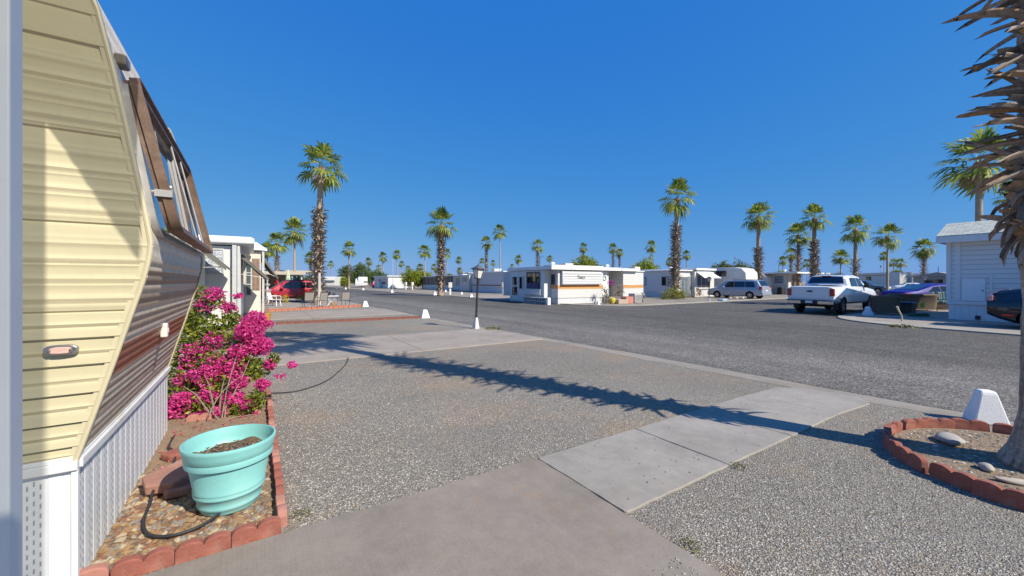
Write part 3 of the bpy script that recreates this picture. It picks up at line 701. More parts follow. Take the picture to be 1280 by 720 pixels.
block(420, 361.6, 'white tapered block at the far bend left of the slim ringed palm', 1.0)
block(432, 361.6, 'white tapered block at the foot of the slim ringed palm', 1.0)
block(557, 365, 'white tapered block before the screened mobile home', .9)
block(577, 368, 'low white block in the empty lot right of the white utility post', .8)
block(583, 363.5, 'white tapered block in front of the dark parked vehicle', .8)
# ------------------------------------------------------------------ palms
PLEAF = leafmat('palm_leaf', (.06,.12,.016), (.40,.43,.075), .45)
PDRY = mat('palm_dry', (.30,.2,.11), .9, var=.3, scale=9)
BARK = mat('palm_bark', (.30,.23,.17), .95, var=.3, scale=7, bump=.6, bscale=30)
BARK2 = mat('palm_bark_smooth', (.36,.28,.205), .9, var=.18, scale=5, bump=.3, bscale=25)
BOOT = mat('palm_boot', (.25,.185,.135), .95, var=.45, scale=5)
BOOT2 = mat('palm_boot_pale', (.36,.29,.22), .95, var=.3, scale=5)
def fan_leaf(b, r, az, el, pet=.85, fan=1.0, segs=13, mi=0, wind=0.0, dead=False):
    d = Vector((math.cos(az)*math.cos(el), math.sin(az)*math.cos(el), math.sin(el)))
    side = Vector((-math.sin(az), math.cos(az), 0)); upv = side.cross(d)*-1
    if upv.z < 0 and el < 1.2: upv = -upv
    hub = d*pet+Vector((0,0,-.10*pet*math.cos(el)))
    b.add([side*.025, side*-.025, hub-side*.012, hub+side*.012], [(0,1,2,3)], mi)
    ld = (d*.9+Vector((0,0,-.28))).normalized(); s2 = side; nrm = s2.cross(ld).normalized()
    if nrm.z < 0: nrm = -nrm
    for i in range(segs):
        t_ = (i+.5)/segs*2-1; a = t_*R(118)
        L = fan*(1-.28*abs(t_)**2)*r.uniform(.88,1.08)
        sd = (ld*math.cos(a)+s2*math.sin(a)).normalized(); wv = sd.cross(nrm).normalized()
        fold = nrm*(.03 if i % 2 else -.02)
        cup = nrm*(.10*abs(t_)); droop = r.uniform(.16,.42)+(.25 if el < 0 else 0)
        p0 = hub; p1 = hub+sd*L*.55+cup*.6+fold; p2 = hub+sd*L*.8+cup*.6+Vector((wind*.06,0,-droop*.22*fan)); p3 = hub+sd*L+cup*.3+Vector((wind*.14,0,-droop*.72*fan))
        w1 = L*.098; w2 = L*.055
        b.add([p0, p1-wv*w1, p1+wv*w1, p2-wv*w2, p2+wv*w2, p3], [(0,1,2), (1,3,4,2), (3,5,4)], mi)
def make_crown(seed, n=30, wind=0.0, skirt=3):
    r = random.Random(seed); b = MB()
    for i in range(n):
        f = i/n; el = R(82-135*f**1.05)+r.uniform(-.12,.12); az = i*2.39996+r.uniform(-.25,.25)
        fan_leaf(b, r, az, el, r.uniform(.75,1.12), r.uniform(.8,1.0), 13, 0, wind)
    for i in range(skirt): fan_leaf(b, r, r.uniform(0,6.28), R(r.uniform(-68,-52)), .55, .75, 9, 1)
    return b
crowns = []
def crown_mesh(i):
    while len(crowns) <= i:
        k = len(crowns)
        o = make_crown(100+k, (20,25,22,18,27,21,24,19,26)[k % 9], (0,.6,-.6,.3,0,1.2)[k % 6], 3 if k % 2 else 1).obj('crown', [PLEAF, PDRY], fix=False)
        crowns.append(o.data); bpy.data.objects.remove(o)
    return crowns[i]
def trunk_mb(h, r0, r1, lean, seed, rings=True, flare=.12, n=14):
    b = MB(); pts = []; rs = []; k = max(10, int(h*(5 if rings else 3)))
    r = random.Random(seed)
    for i in range(k+1):
        t_ = i/k; z = h*t_
        pts.append((lean[0]*t_**1.6, lean[1]*t_**1.6, z)); rs.append((r0+(r1-r0)*t_)*(1+(.04*(i % 2) if rings else 0))+flare*math.exp(-z/.35))
    b.tube(pts, rs, n); return b
def boots_mb(h, z0, z1, rad, lean, seed, dens=26, length=.42, n_max=900):
    """old leaf stubs standing off the trunk between two heights"""
    r = random.Random(seed); b = MB(); n = min(n_max, int((z1-z0)*dens))
    for i in range(n):
        z = z0+(z1-z0)*(i+r.random())/n; az = i*2.39996+r.uniform(-.4,.4); t_ = z/h
        c = Vector((lean[0]*t_**1.6, lean[1]*t_**1.6, z)); o = Vector((math.cos(az), math.sin(az), 0)); s_ = Vector((-o.y, o.x, 0))
        L = length*r.uniform(.5,1.25); tilt = r.uniform(-.5,.9); d = (o*math.cos(tilt)*.75+Vector((0,0,math.sin(tilt)))+s_*r.uniform(-.3,.3)).normalized()
        w0 = r.uniform(.06,.11); w1 = w0*r.uniform(.25,.6); p0 = c+o*rad*.75-Vector((0,0,.08)); p1 = c+o*(rad+.03)+d*L*.45; p2 = p1+d*L*.5+o*r.uniform(-.05,.1)+Vector((0,0,r.uniform(-.12,.08)))
        nn = s_.cross(d)*.03
        b.add([p0-s_*w0, p0+s_*w0, p1-s_*w0*.8, p1+s_*w0*.8, p2-s_*w1, p2+s_*w1, p0+nn*1.6, p1+nn*1.5, p2+nn*.5], [(0,2,7,6), (6,7,3,1), (2,4,8,7), (7,8,5,3), (0,1,3,2), (2,3,5,4)], r.choice((0,0,1)))
    return b
NPALM = [0]
def palm(x, y, zc, crown_d, label, boots=None, thin=1.0, lean=(0,0), ci=None, group='palms of the park', spin=None):
    """zc: height of the crown centre; boots: (from, to) as shares of the trunk height"""
    i = NPALM[0]; NPALM[0] += 1
    p = thing('palm_tree', label, 'palm tree', (x, y, 0), 0, group)
    s = crown_d/3.7; h = zc-.05*s
    r0 = .18*thin; r1 = .115*thin
    near = math.hypot(x, y) < 60
    trunk_mb(h, r0, r1, lean, i, near, n=14 if near else 8).obj('trunk', BARK2 if not boots or boots[0] > .05 else BARK, p, smooth=True, angle=180)
    if boots:
        b = boots_mb(h, h*boots[0], h*boots[1], .17*thin+.02, lean, i+50, 75 if near else 34, .36 if near else .42)
        b.obj('leaf_stubs', [BOOT, BOOT2], p, fix=False)
    o = bpy.data.objects.new('crown', crown_mesh((i if ci is None else ci) % 6)); COL.objects.link(o); o.parent = p
    o.location = (lean[0], lean[1], h); rv = random.Random(i*7+3); o.rotation_euler = (rv.uniform(-.16,.16), rv.uniform(-.16,.16), i*1.7 if spin is None else spin); o.scale = (s*rv.uniform(.92,1.06), s*rv.uniform(.92,1.06), s*rv.uniform(.85,1.15))
    k = MB()
    k.lathe([(.10*s,-.55*s),(.24*s,-.35*s),(.26*s,-.12*s),(.16*s,.1*s)], 10, (lean[0], lean[1], h)); k.obj('crown_base', PDRY, p, smooth=True)
    return p
# px of crown, py of crown centre, crown width px, boots, thin, label, optional depth
def P_(px, cy, wpx, label, boots=None, thin=1.0, depth=None, bx=None, **k):
    d = depth or 3.7*498/wpx; zc = 1.6+(352-cy)/498*d
    x, y = spot(bx if bx is not None else px, d); cx, cy_ = spot(px, d)
    return palm(x, y, zc, wpx*d/498*1.04, label, boots, thin, (cx-x, cy_-y), **k)
P_(401.5, 209, 66, 'tall palm with shaggy lower trunk rising behind the sling chairs', (.07,.70), 1.5, 29, bx=397)
P_(368, 290, 38, 'smooth trunked palm between the awnings and the tall shaggy palm', None, .9)
P_(346, 303, 30, 'palm with rough trunk behind the far awning, taller of a pair', (.1,.75), 1.1)
P_(334, 313, 26, 'short palm close beside the awning edge, left of its pair', (.2,.7), 1.0)
P_(388, 322, 20, 'small palm half hidden behind the tall shaggy trunk by the chairs', (.2,.9), 1)
P_(436, 312, 22, 'slim palm with a ringed trunk standing left of the dark green trees', (.3,.62), .95, 80)
P_(413.5, 330, 11, 'small distant palm above the white motorhomes')
P_(461, 327, 11, 'small distant palm behind the dark green trees, thickest of three', None, 1.2)
P_(478.5, 321, 14, 'slender distant palm over the plain white cabin, left of its roof')
P_(473.5, 335, 11, 'short distant palm above the red vehicle', None, 1.1)
P_(496, 318, 14, 'slender distant palm right above the plain white cabin')
P_(501.8, 330, 10, 'small distant palm close right of the slender one over the cabin')
P_(510, 336, 10, 'low distant palm left above the yellow green citrus tree')
P_(525, 334, 13, 'bushy distant palm behind the yellow green citrus tree', (.2,.9))
P_(531, 314, 20, 'thin smooth palm in front of the yellow green citrus tree', None, .75, 84)
P_(542.5, 334, 11, 'distant palm over the screened mobile home, right of the thin smooth palm')
P_(545.5, 338, 8, 'tiny palm directly behind the distant one over the screened home')
P_(552, 281, 44, 'tall shaggy palm standing at the far road edge in the middle', (.08,.8), 1.45, 44, bx=550.5)
P_(559, 317, 13, 'distant palm half behind the shaggy roadside palm')
P_(573.5, 325, 11, 'distant palm above the dark parked vehicle, upper of two')
P_(574.5, 338, 11, 'distant palm above the dark parked vehicle, lower of two', (.1,.9))
P_(608, 304, 21, 'shaggy palm directly above the black lamp post', (.1,.85), 1.2)
P_(602.5, 326, 10, 'small palm just left of the lamp post head')
P_(616.5, 329, 9, 'small palm just right of the lamp post head')
P_(625, 290, 22, 'very tall slender smooth palm right of the lamp post', None, .85)
P_(648, 324, 12, 'distant palm above the left end of the orange striped home')
P_(640, 333, 8, 'tiny distant palm low over the roof left end of the orange striped home')
P_(672, 307.5, 21, 'thick palm behind the bay window of the orange striped home', (.2,.9), 1.1)
P_(687, 323, 11, 'small palm above the roof corner of the orange striped home')
P_(729, 310, 14, 'palm rising straight behind the round tree over the orange striped home', (.1,.9))
P_(766.5, 311, 17, 'dense palm behind the home door, left of two touching crowns', (.2,.9))
P_(774.5, 316, 14, 'dense palm behind the home recess, right of two touching crowns', (.2,.9))
P_(814, 308, 18, 'palm with an uneven crown above the small round tree', (.3,.6), .9)
P_(814, 322, 8, 'tiny palm under the uneven crown above the small round tree')
P_(837, 327, 12, 'small palm left of the big shaggy palm by the road')
P_(858.5, 319, 14, 'slim small palm right of the big shaggy palm by the road')
P_(846.5, 248, 50, 'big shaggy palm by the yellow green shrub across the road', (.10,.74), 1.5, 38, bx=844)
P_(948, 271, 43, 'tall palm with shaggy lower trunk rising behind the silver minivan', (.05,.62), 1.4, 44)
P_(978.5, 326, 13, 'small distant palm left of the dark trunked palm by the pickup')
P_(989, 318, 20, 'dark trunked palm behind the white pickup, lower of its cluster', (.1,.9), 1.2)
P_(998, 294, 34, 'leaning crowned shaggy palm just left of the pickup cab', (.05,.85), 1.2, 50)
P_(1018, 273, 42, 'largest palm of the cluster directly behind the pickup cab', (.02,.72), 1.6, 47)
P_(1009, 329, 14, 'small distant palm between the two shaggy palms behind the pickup')
P_(1051, 322, 24, 'short palm with clean trunk right of the pickup roof', None, .8)
P_(1069.5, 286, 38, 'palm with smooth upper and shaggy lower trunk beside the grey SUV', (.03,.55), 1.5, 50)
P_(1109.5, 296, 37, 'slender bare trunked palm in front of the pale mobile home', None, .85, 50)
P_(1105, 320, 13, 'small distant palm left of the slender bare palm', None, .7)
P_(1117, 329, 13, 'stubby distant palm above the bright green bush, left of two')
P_(1126, 329, 15, 'stubby distant palm above the bright green bush, right of two')
P_(1155, 311, 28, 'thick shaggy palm over the blue car', (.02,.9), 1.2, 66)
P_(1224, 204, 92, 'tall smooth palm right behind the grey shingled house roof', None, 1.1, 23, ci=5, spin=2.5)
P_(1262, 246, 34, 'distant palm behind the house, seen past the dead leaf stubs', (.5,.95), 1.1)

# foreground palm with long dead leaf bases
PX, PY = 5.58, .30
fp = thing('palm_tree', 'foreground palm with grey bark and long dead leaf stubs at right', 'palm tree', (PX, PY, 0), 0, 'palms of the park')
b = MB(); pts = []; rs = []; LE = (-.2, .08)
H = 11.0
for i in range(120):
    z = H*i/119; t_ = z/H
    pts.append((LE[0]*t_**1.2, LE[1]*t_**1.2, z)); rs.append(.175-.02*min(1, max(0, (z-7)/2))+.165*math.exp(-z/.28)+.004*math.sin(z*21)+.006*math.sin(z*7.3+1)-.05*max(0, t_-.5)+random.uniform(-.004,.004))
b.tube(pts, rs, 40)
t = newmat('fore_bark'); co_ = t.co(); mp = t.n('ShaderNodeMapping'); mp.inputs['Scale'].default_value = (9,9,1.1); t.l(co_, mp.inputs[0])
f1 = t.noise(3, 8, .7, mp.outputs[0]); mp2 = t.n('ShaderNodeMapping'); mp2.inputs['Scale'].default_value = (1.5,1.5,14); t.l(co_, mp2.inputs[0]); f2 = t.noise(2, 5, .6, mp2.outputs[0])
c = t.ramp(f1, [(.32, (.14,.105,.075)), (.5, (.44,.35,.26)), (.70, (.64,.52,.40))]); c = t.mix(1.0, c, t.ramp(f2, [(.3, .65), (.65, 1.15)]), 'MULTIPLY')
t.base(c); t.set(Roughness=.95); t.bump(t.mix(.4, f1, f2), 1.0, .05)
b.obj('trunk', t.m, fp, smooth=True, angle=180)
def dead_mat(name, a, b_, c_):
    t = newmat(name); co_ = t.co(); g_ = t.n('ShaderNodeNewGeometry')
    k = t.ramp(g_.outputs['Random Per Island'], [(0, a), (.5, b_), (1, c_)])
    st = t.ramp(t.noise(26, 6, .75, co_), [(.3, .55), (.62, 1.15)])
    t.base(t.mix(1.0, k, st, 'MULTIPLY')); t.set(Roughness=.9); t.bump(t.noise(60, 5, .7, co_), .6, .01); return t.m
DEAD = dead_mat('dead_petiole', (.15,.115,.09), (.37,.30,.245), (.42,.265,.15))
r = random.Random(5); b = MB()
def petiole(z, az, L, w0, el, curl, droop=0.0, twist=0.0):
    """a dry channelled leaf base: V-section strap that tapers, bends and frays at its tip"""
    t_ = z/H; c0 = Vector((LE[0]*t_**1.2, LE[1]*t_**1.2, z)); o = Vector((math.cos(az), math.sin(az), 0)); s0 = Vector((-o.y, o.x, 0))
    n = 9; P = c0+o*.13; ang = el; rows = []
    for i in range(n+1):
        q = i/n; ang = el+curl*q-droop*q*q; d = o*math.cos(ang)+Vector((0,0,math.sin(ang))); up = Vector((0,0,math.cos(ang)))-o*math.sin(ang)
        tw = twist*q; sd = s0*math.cos(tw)+up*math.sin(tw); u2 = up*math.cos(tw)-s0*math.sin(tw)
        w_ = w0*(1.5-1.1*min(1, q*2.2) if q < .3 else .84-.16*(q-.3)/.7)*(1 if i < n else .7); th = .016*(1-.6*q)+.004
        rows.append([P-sd*w_+u2*w_*.5, P-u2*th*.3, P+sd*w_+u2*w_*.5, P+sd*w_*.9+u2*(w_*.5-th), P-u2*th*1.6, P-sd*w_*.9+u2*(w_*.5-th)])
        P = P+d*L/n
    jag = [r.uniform(-.05,.03)*2.2 for _ in range(6)]
    dl = (rows[-1][1]-rows[-2][1]).normalized()
    rows[-1] = [p+dl*j for p, j in zip(rows[-1], jag)]
    vs = [p for row in rows for p in row]
    b.add(vs, [(i*6+j, i*6+(j+1) % 6, (i+1)*6+(j+1) % 6, (i+1)*6+j) for i in range(n) for j in range(6)]+[(5,4,3,2,1,0), tuple(n*6+k for k in range(6))])
N = 270
for i in range(N):
    z = 1.95+(7.1-1.95)*(i+r.random()*.8)/N; az = i*2.39996+r.uniform(-.3,.3)
    low = z < 2.5; out_ = 1.5 if z > 4.3 else 1
    petiole(z, az, r.uniform(.18,.44)*out_ if not low else r.uniform(.22,.36), r.uniform(.018,.034), R(r.uniform(-25,35)) if not low else R(r.uniform(-55,-5)), R(r.uniform(-24,18)), R(r.uniform(0,16)) if not low else R(60), r.uniform(-.9,.9))
# short dense layer of broken bases underneath
for i in range(220):
    z = 1.9+(7.1-1.9)*(i+r.random())/220; petiole(z, i*2.1+r.uniform(-.5,.5), r.uniform(.12,.25), r.uniform(.05,.075), R(r.uniform(20,65)), R(-20), 0, r.uniform(-.3,.3))
# the ones that stand out towards the street side of the picture and hang lowest
A0 = math.atan2(math.sin(math.pi+R(33.1)), math.cos(math.pi+R(33.1)))-math.pi*0
LEFT = math.pi-0+YAW*1.0  # bearing of picture-left in the lot grid
LEFT = math.atan2(math.sin(YAW), -math.cos(YAW))
for z, da, L, w0, el, cu, dr, tw in [(2.34,.1,.42,.06,-.75,-.7,.5,.2),(2.28,-.5,.5,.07,-1.0,-.5,.2,.6),(2.2,-.9,.45,.075,-1.2,-.3,0,.3),(2.42,.5,.38,.05,-.5,-.8,.5,-.3),(2.55,0,.62,.045,-.30,-.25,.1,.1),(2.7,.25,.7,.04,-.22,-.2,.1,.2),(2.78,-.2,.66,.045,-.05,-.3,.2,0),(2.92,.1,.72,.04,.0,-.25,.1,.3),(3.05,-.3,.6,.045,.05,-.2,.1,0),(3.0,.4,.66,.035,-.15,.05,0,0),(3.75,.05,.68,.04,.32,-.75,.2,.1),(3.65,.35,.7,.04,.05,-.75,.2,0),(3.58,-.2,.62,.045,-.35,-.3,.1,.4),(3.5,.1,.66,.04,-.35,-.25,.1,0),(3.82,-.35,.7,.045,.35,-.6,.2,0),(3.95,.2,.62,.05,.4,-.5,.1,0),(3.3,.1,.42,.05,-.05,.05,0,0),(3.2,-.2,.4,.05,-.1,.15,0,.2),(2.6,-.6,.5,.05,-.4,-.3,.3,0)]:
    petiole(z, LEFT+da, L*.76, w0, el, cu*.6, dr, tw)
b.obj('leaf_stubs', DEAD, fp, fix=False, smooth=True, angle=35)
o = bpy.data.objects.new('crown', crown_mesh(2)); COL.objects.link(o); o.parent = fp; o.location = (LE[0], LE[1], H); o.scale = (1.05,1.05,1.05)

# ------------------------------------------------------------------ leafy trees and shrubs
def leafy(name, label, cat, x, y, blobs, n, size, m, trunk=None, seed=1, bark=None, group=None):
    t_ = thing(name, label, cat, (x, y, 0), 0, group); r = random.Random(seed); b = MB()
    tot = sum(q[3]**2 for q in blobs)
    for bx, by, bz, br in blobs:
        # each lobe is a scatter of smaller sprigs so the outline stays ragged
        k = max(6, int(n*br*br/tot/14))
        for _ in range(k):
            v = Vector((r.gauss(0,1), r.gauss(0,1), r.gauss(0,1))).normalized()*br*r.random()**.33
            c = Vector((bx, by, bz))+v*r.uniform(.85,1.12)
            if c.z < .05: c.z = .05
            for _ in range(14): leaf_faces(b, c+Vector((r.gauss(0,1), r.gauss(0,1), r.gauss(0,.8)))*size*.9, size*r.uniform(.7,1.3), r)
    b.obj('crown' if trunk else 'foliage', m, t_, fix=False)
    if trunk:
        tb = MB(); h, rad = trunk
        tb.tube([(0,0,0),(.03,0,h*.5),(0,.05,h)], [rad*1.3, rad, rad*.8], 8)
        for bx, by, bz, br in blobs: tb.tube([(0,0,h*.85),(bx*.5,by*.5,(h+bz)*.5),(bx,by,bz)], [rad*.6,rad*.4,rad*.15], 6)
        tb.obj('trunk', bark or mat('tree_bark', (.16,.12,.09), .95, var=.3, scale=8), t_, smooth=True)
    return t_
CIT = leafmat('leaf_citrus', (.13,.18,.014), (.42,.46,.045), .4)
DGR = leafmat('leaf_dark', (.045,.085,.016), (.17,.23,.045), .3)
MGR = leafmat('leaf_mid', (.05,.085,.014), (.20,.235,.05), .3)
def T3(px, d): return spot(px, d)
def round_tree(px, d, wpx, top, label, m, seed, trunk=True, base=.4):
    x, y = spot(px, d); W_ = wpx*d/498; zt = 1.6+(352-top)/498*d; r = random.Random(seed); bl = []
    for i in range(13):
        a = i*2.4; f = (i+.5)/13; lo_ = min(.45, zt*.2); zc_ = lo_+W_*.2+(zt-W_*.24-lo_-W_*.2)*f if zt > W_*.6 else zt*(.35+.4*f)
        q = W_*(.33 if f < .8 else .14)*r.uniform(.7,1.1); bl.append((q*math.cos(a), q*math.sin(a), zc_, W_*r.uniform(.19,.26)))
    return leafy('round_tree', label, 'tree', x, y, bl, 7000, .035*W_+.06, m, (max(.6, zt*.35), .12) if trunk else None, seed, group='leafy trees behind the homes')
round_tree(733, 95, 43, 317, 'round yellow green tree behind the roof of the orange striped home', CIT, 1)
round_tree(808, 90, 41, 323, 'small round green tree above the gap right of the orange striped home', CIT, 2)
round_tree(452, 118, 24, 326, 'dark green round tree right of the slim ringed palm', DGR, 3)
round_tree(434, 116, 22, 330, 'dark green tree left behind the slim ringed palm', DGR, 4)
round_tree(472, 130, 26, 336, 'low dark green tree above the red vehicle', DGR, 5)
round_tree(517, 84, 30, 335, 'yellow green citrus tree beside the white cabin, left of two', CIT, 6)
round_tree(528, 88, 30, 336, 'yellow green citrus tree behind the thin smooth palm, right of two', CIT, 7)
round_tree(430, 100, 14, 346, 'low bright bush at the left of the white motorhomes', CIT, 8, True)
round_tree(562, 105, 14, 341, 'small rounded yellow green tree above the screened mobile home', CIT, 9)
round_tree(578, 108, 20, 345, 'flat olive tree above the dark parked vehicle', MGR, 10)
round_tree(905, 72, 38, 325, 'broad dark tree behind the fifth wheel camper, left half', MGR, 11)
round_tree(925, 72, 40, 326, 'broad dark tree behind the fifth wheel camper, right half', MGR, 12)
round_tree(977, 80, 22, 337, 'yellow green tree behind the low grey house with carport', CIT, 13)
round_tree(1121, 85, 20, 336, 'bright lime green bushy tree behind the pale mobile home', CIT, 14)
round_tree(1135, 90, 26, 344, 'flat green hedge top over the pale mobile home', MGR, 15)
round_tree(1047, 60, 20, 340, 'sparse twiggy tree behind the pickup roof', MGR, 16)
round_tree(690, 100, 26, 346, 'low green tree top just above the striped home roof', MGR, 17)
round_tree(625, 95, 10, 340, 'small green bush at the foot of the very tall slender palm', CIT, 18)
x, y = spot(380, 45)
leafy('fan_palm_shrub', 'bushy low palm behind the red SUV', 'shrub', x, y, [(0,0,1.6,.6),(.5,0,1.9,.5),(-.5,.3,1.7,.6),(0,0,.9,.6)], 500, .25, MGR, None, 20)
x, y = spot(843, 36.2)
leafy('yellow_shrub', 'spiky yellow green shrub at the foot of the big shaggy palm', 'shrub', x, y, [(-.5,.2,.45,.55),(.1,-.1,.55,.6),(.7,-.2,.3,.5),(-.9,.3,.25,.4)], 2200, .1, leafmat('leaf_yellow', (.12,.13,.015), (.38,.37,.06), .3), None, 22)
def weed(x, y, s, label, seed, m=MGR):
    r = random.Random(seed); b = MB()
    for i in range(70):
        a = r.uniform(0,6.28); q = s*r.random()**.6; P = Vector((q*math.cos(a), q*math.sin(a), .02+s*.3*r.random()*(1-q/s))); leaf_faces(b, P, s*.22, r, .4)
    return tag(b.obj('weed', m, fix=False, loc=(x, y, .0)), label, 'weed')
WG = leafmat('leaf_weed', (.07,.085,.02), (.26,.24,.09), .2)
weed(2.2, 1.42, .07, 'small dry weed at the near slab edge', 1, WG); weed(3.5, 1.80, .075, 'small green weed at the second walkway joint', 2, WG)
weed(6.72, 11.5, .33, 'low green weed on the gravel just right of the lamp post', 3, WG)
weed(.28, 3.05, .07, 'tuft of green weed outside the bed corner near the pot', 4, WG)
x, y = spot(1131, 13.9); weed(x, y, .42, 'dry weed clump growing on the far gutter in front of the sofas', 5, WG)
x, y = spot(1115, 14.2); weed(x, y, .2, 'small dry weed on the far gutter left of the clump', 6, WG)
# ------------------------------------------------------------------ homes
class Home:
    """a home whose parts are given in lot-grid coordinates and parented to one root"""
    def __init__(s, name, label, cat, x, y, group='park homes and campers'):
        s.o = (x, y, 0); s.r = thing(name, label, cat, s.o, 0, group)
    def mb(s): return MB()
    def done(s, b, name, m, parent=None, **k):
        ox, oy, _ = s.o
        if parent is None or parent is s.r: b.v = [(v[0]-ox, v[1]-oy, v[2]) for v in b.v]; return b.obj(name, m, s.r, **k)
        b.v = [(v[0]-ox, v[1]-oy, v[2]) for v in b.v]; return b.obj(name, m, parent, **k)
    def box(s, name, m, x0, x1, y0, y1, z0, z1, parent=None, bevel=.01):
        return s.done(MB().box(x0,x1,y0,y1,z0,z1), name, m, parent, bevel=bevel)
    def win(s, axis, pos, out, a0, a1, z0, z1, fr=None, gl=None, cols=1, rows=1, fw=.05, name='window', blind=None):
        """frame standing proud of a wall plane with its pane set inside"""
        f = MB(); p0, p1 = sorted((pos-out*.01, pos+out*.035))
        def bx(b, u0, u1, w0, w1, q0=p0, q1=p1):
            return b.box(q0,q1,u0,u1,w0,w1) if axis == 'x' else b.box(u0,u1,q0,q1,w0,w1)
        bx(f, a0, a0+fw, z0, z1); bx(f, a1-fw, a1, z0, z1); bx(f, a0+fw+.001, a1-fw-.001, z0, z0+fw); bx(f, a0+fw+.001, a1-fw-.001, z1-fw, z1)
        q0, q1 = sorted((pos-out*.008, pos+out*.028))
        for i in range(1, cols): u = a0+(a1-a0)*i/cols; bx(f, u-fw*.4, u+fw*.4, z0+fw+.001, z1-fw-.001, q0, q1)
        for i in range(1, rows): w_ = z0+(z1-z0)*i/rows; bx(f, a0+fw+.001, a1-fw-.001, w_-fw*.4, w_+fw*.4, q0-.001*0, q1-.003)
        fo = s.done(f, name, fr or mat('frame_white', (.7,.7,.7), .5, var=.06))
        g_ = MB(); q0, q1 = sorted((pos-out*.006, pos+out*.012)); bx(g_, a0+fw*.7, a1-fw*.7, z0+fw*.7, z1-fw*.7, q0, q1)
        s.done(g_, 'pane', gl or glass(), fo)
        if blind:
            c_ = MB(); q0, q1 = sorted((pos+out*.013, pos+out*.017)); bx(c_, a0+fw, a0+(a1-a0)*blind, z0+fw, z1-fw, q0, q1); s.done(c_, 'curtain', mat('curtain', (.5,.47,.42), .8), fo)
        return fo
    def band(s, name, m, axis, pos, out, a0, a1, z0, z1, t_=.008):
        q0, q1 = sorted((pos-out*.004, pos+out*t_)); b = MB()
        b.box(q0,q1,a0,a1,z0,z1) if axis == 'x' else b.box(a0,a1,q0,q1,z0,z1); return s.done(b, name, m)
WALLW = siding('siding_white', (.62,.62,.605), .22, dark=.82, dirt=(.55,.5,.42))
WALLG = siding('siding_grey', (.60,.60,.60), .2, dark=.8, dirt=(.5,.46,.4))
WALLB = siding('siding_beige', (.56,.53,.49), .25, dark=.85, dirt=(.45,.4,.33))
ROOFW = mat('roof_white_metal', (.80,.80,.79), .45, var=.05, scale=2, dirt=(.55,.52,.46,.3))
FRW = mat('frame_white'); FRD = mat('frame_dark', (.10,.09,.085), .5)
SKV = siding('skirt_ribbed', (.62,.63,.64), .12, axis=0, dark=.6, width=.12)
SKVY = siding('skirt_ribbed_y', (.62,.63,.65), .16, axis=1, dark=.6, width=.12)
ORANGE = mat('stripe_orange', (.60,.25,.07), .5, var=.1); ORANGE2 = mat('stripe_ochre', (.55,.36,.16), .5, var=.1)
DOORW = mat('door_white', (.72,.72,.70), .5, var=.06)

# --- white home with orange stripe at the far corner
h = Home('park_home', 'white corner home with orange stripe, folded awning and bay window', 'home', 18, 21.7)
h.box('wall', WALLW, 18, 22.45, 21.7, 29, .42, 2.44)
h.box('wall', WALLW, 22.455, 23.33, 21.95, 29, .3, 2.44)
h.box('wall', WALLW, 23.335, 24.69, 22.95, 29, .3, 2.42)
h.box('wall', WALLW, 24.695, 27.15, 21.7, 29, .42, 2.40)
h.box('wall', siding('siding_room', (.70,.70,.70), .35, axis=1, dark=.85, width=.03), 17.4, 17.995, 22.5, 27.0, .05, 2.42)
h.box('skirting', SKV, 18.03, 22.43, 21.735, 22.0, 0, .415); h.box('skirting', SKV, 24.72, 27.12, 21.735, 22.0, 0, .415)
h.box('skirting', SKVY, 18.03, 18.3, 22.01, 22.49, 0, .415)
h.done(MB().prism([(17.0,2.44),(17.0,2.78),(17.5,2.84),(29,2.84),(29,2.44)], 'x', 0, 0.001), 'roof_edge', ROOFW) if False else None
h.box('roof', ROOFW, 17.25, 18.6, 22.3, 27.15, 2.445, 2.70); h.box('roof', ROOFW, 17.2, 22.2, 21.4, 22.295, 2.445, 2.76); h.box('roof', ROOFW, 18.605, 22.2, 22.3, 29.3, 2.445, 2.74); h.box('roof', ROOFW, 22.205, 24.3, 21.5, 29.3, 2.445, 2.68); h.box('roof', ROOFW, 24.305, 26.2, 21.45, 29.3, 2.43, 2.64)
h.box('roof', ROOFW, 26.205, 27.2, 21.6, 29.3, 2.405, 2.46)
h.band('stripe', ORANGE, 'y', 21.7, -1, 18.02, 22.44, 1.16, 1.34); h.band('stripe', ORANGE2, 'y', 21.7, -1, 18.02, 22.44, 1.05, 1.155, .006)
h.band('stripe', ORANGE, 'y', 21.7, -1, 24.7, 27.13, 1.16, 1.32); h.band('stripe', ORANGE2, 'y', 21.7, -1, 24.7, 27.13, 1.06, 1.155, .006)
h.band('stripe', ORANGE, 'x', 18, -1, 21.71, 22.49, 1.10, 1.34); h.band('stripe', ORANGE, 'y', 22.95, -1, 23.4, 24.65, 1.08, 1.3)
h.band('stripe', ROOFW, 'y', 21.7, -1, 25.3, 26.1, 1.323, 1.37, .012)
aw = h.done(MB().prism([(21.62,2.38),(21.5,2.3),(21.46,1.45),(21.5,1.38),(21.64,1.42)], 'x', 18.25, 22.1), 'folded_awning', mat('awning_panel', (.60,.60,.60), .45, var=.05), bevel=.01)
b = MB(); 
for z in (1.62,1.8,1.98,2.16): b.box(18.3, 22.05, 21.455-(0), 21.475, z, z+.015)
h.done(b, 'awning_rib', mat('rib_grey', (.5,.5,.5), .5), aw)
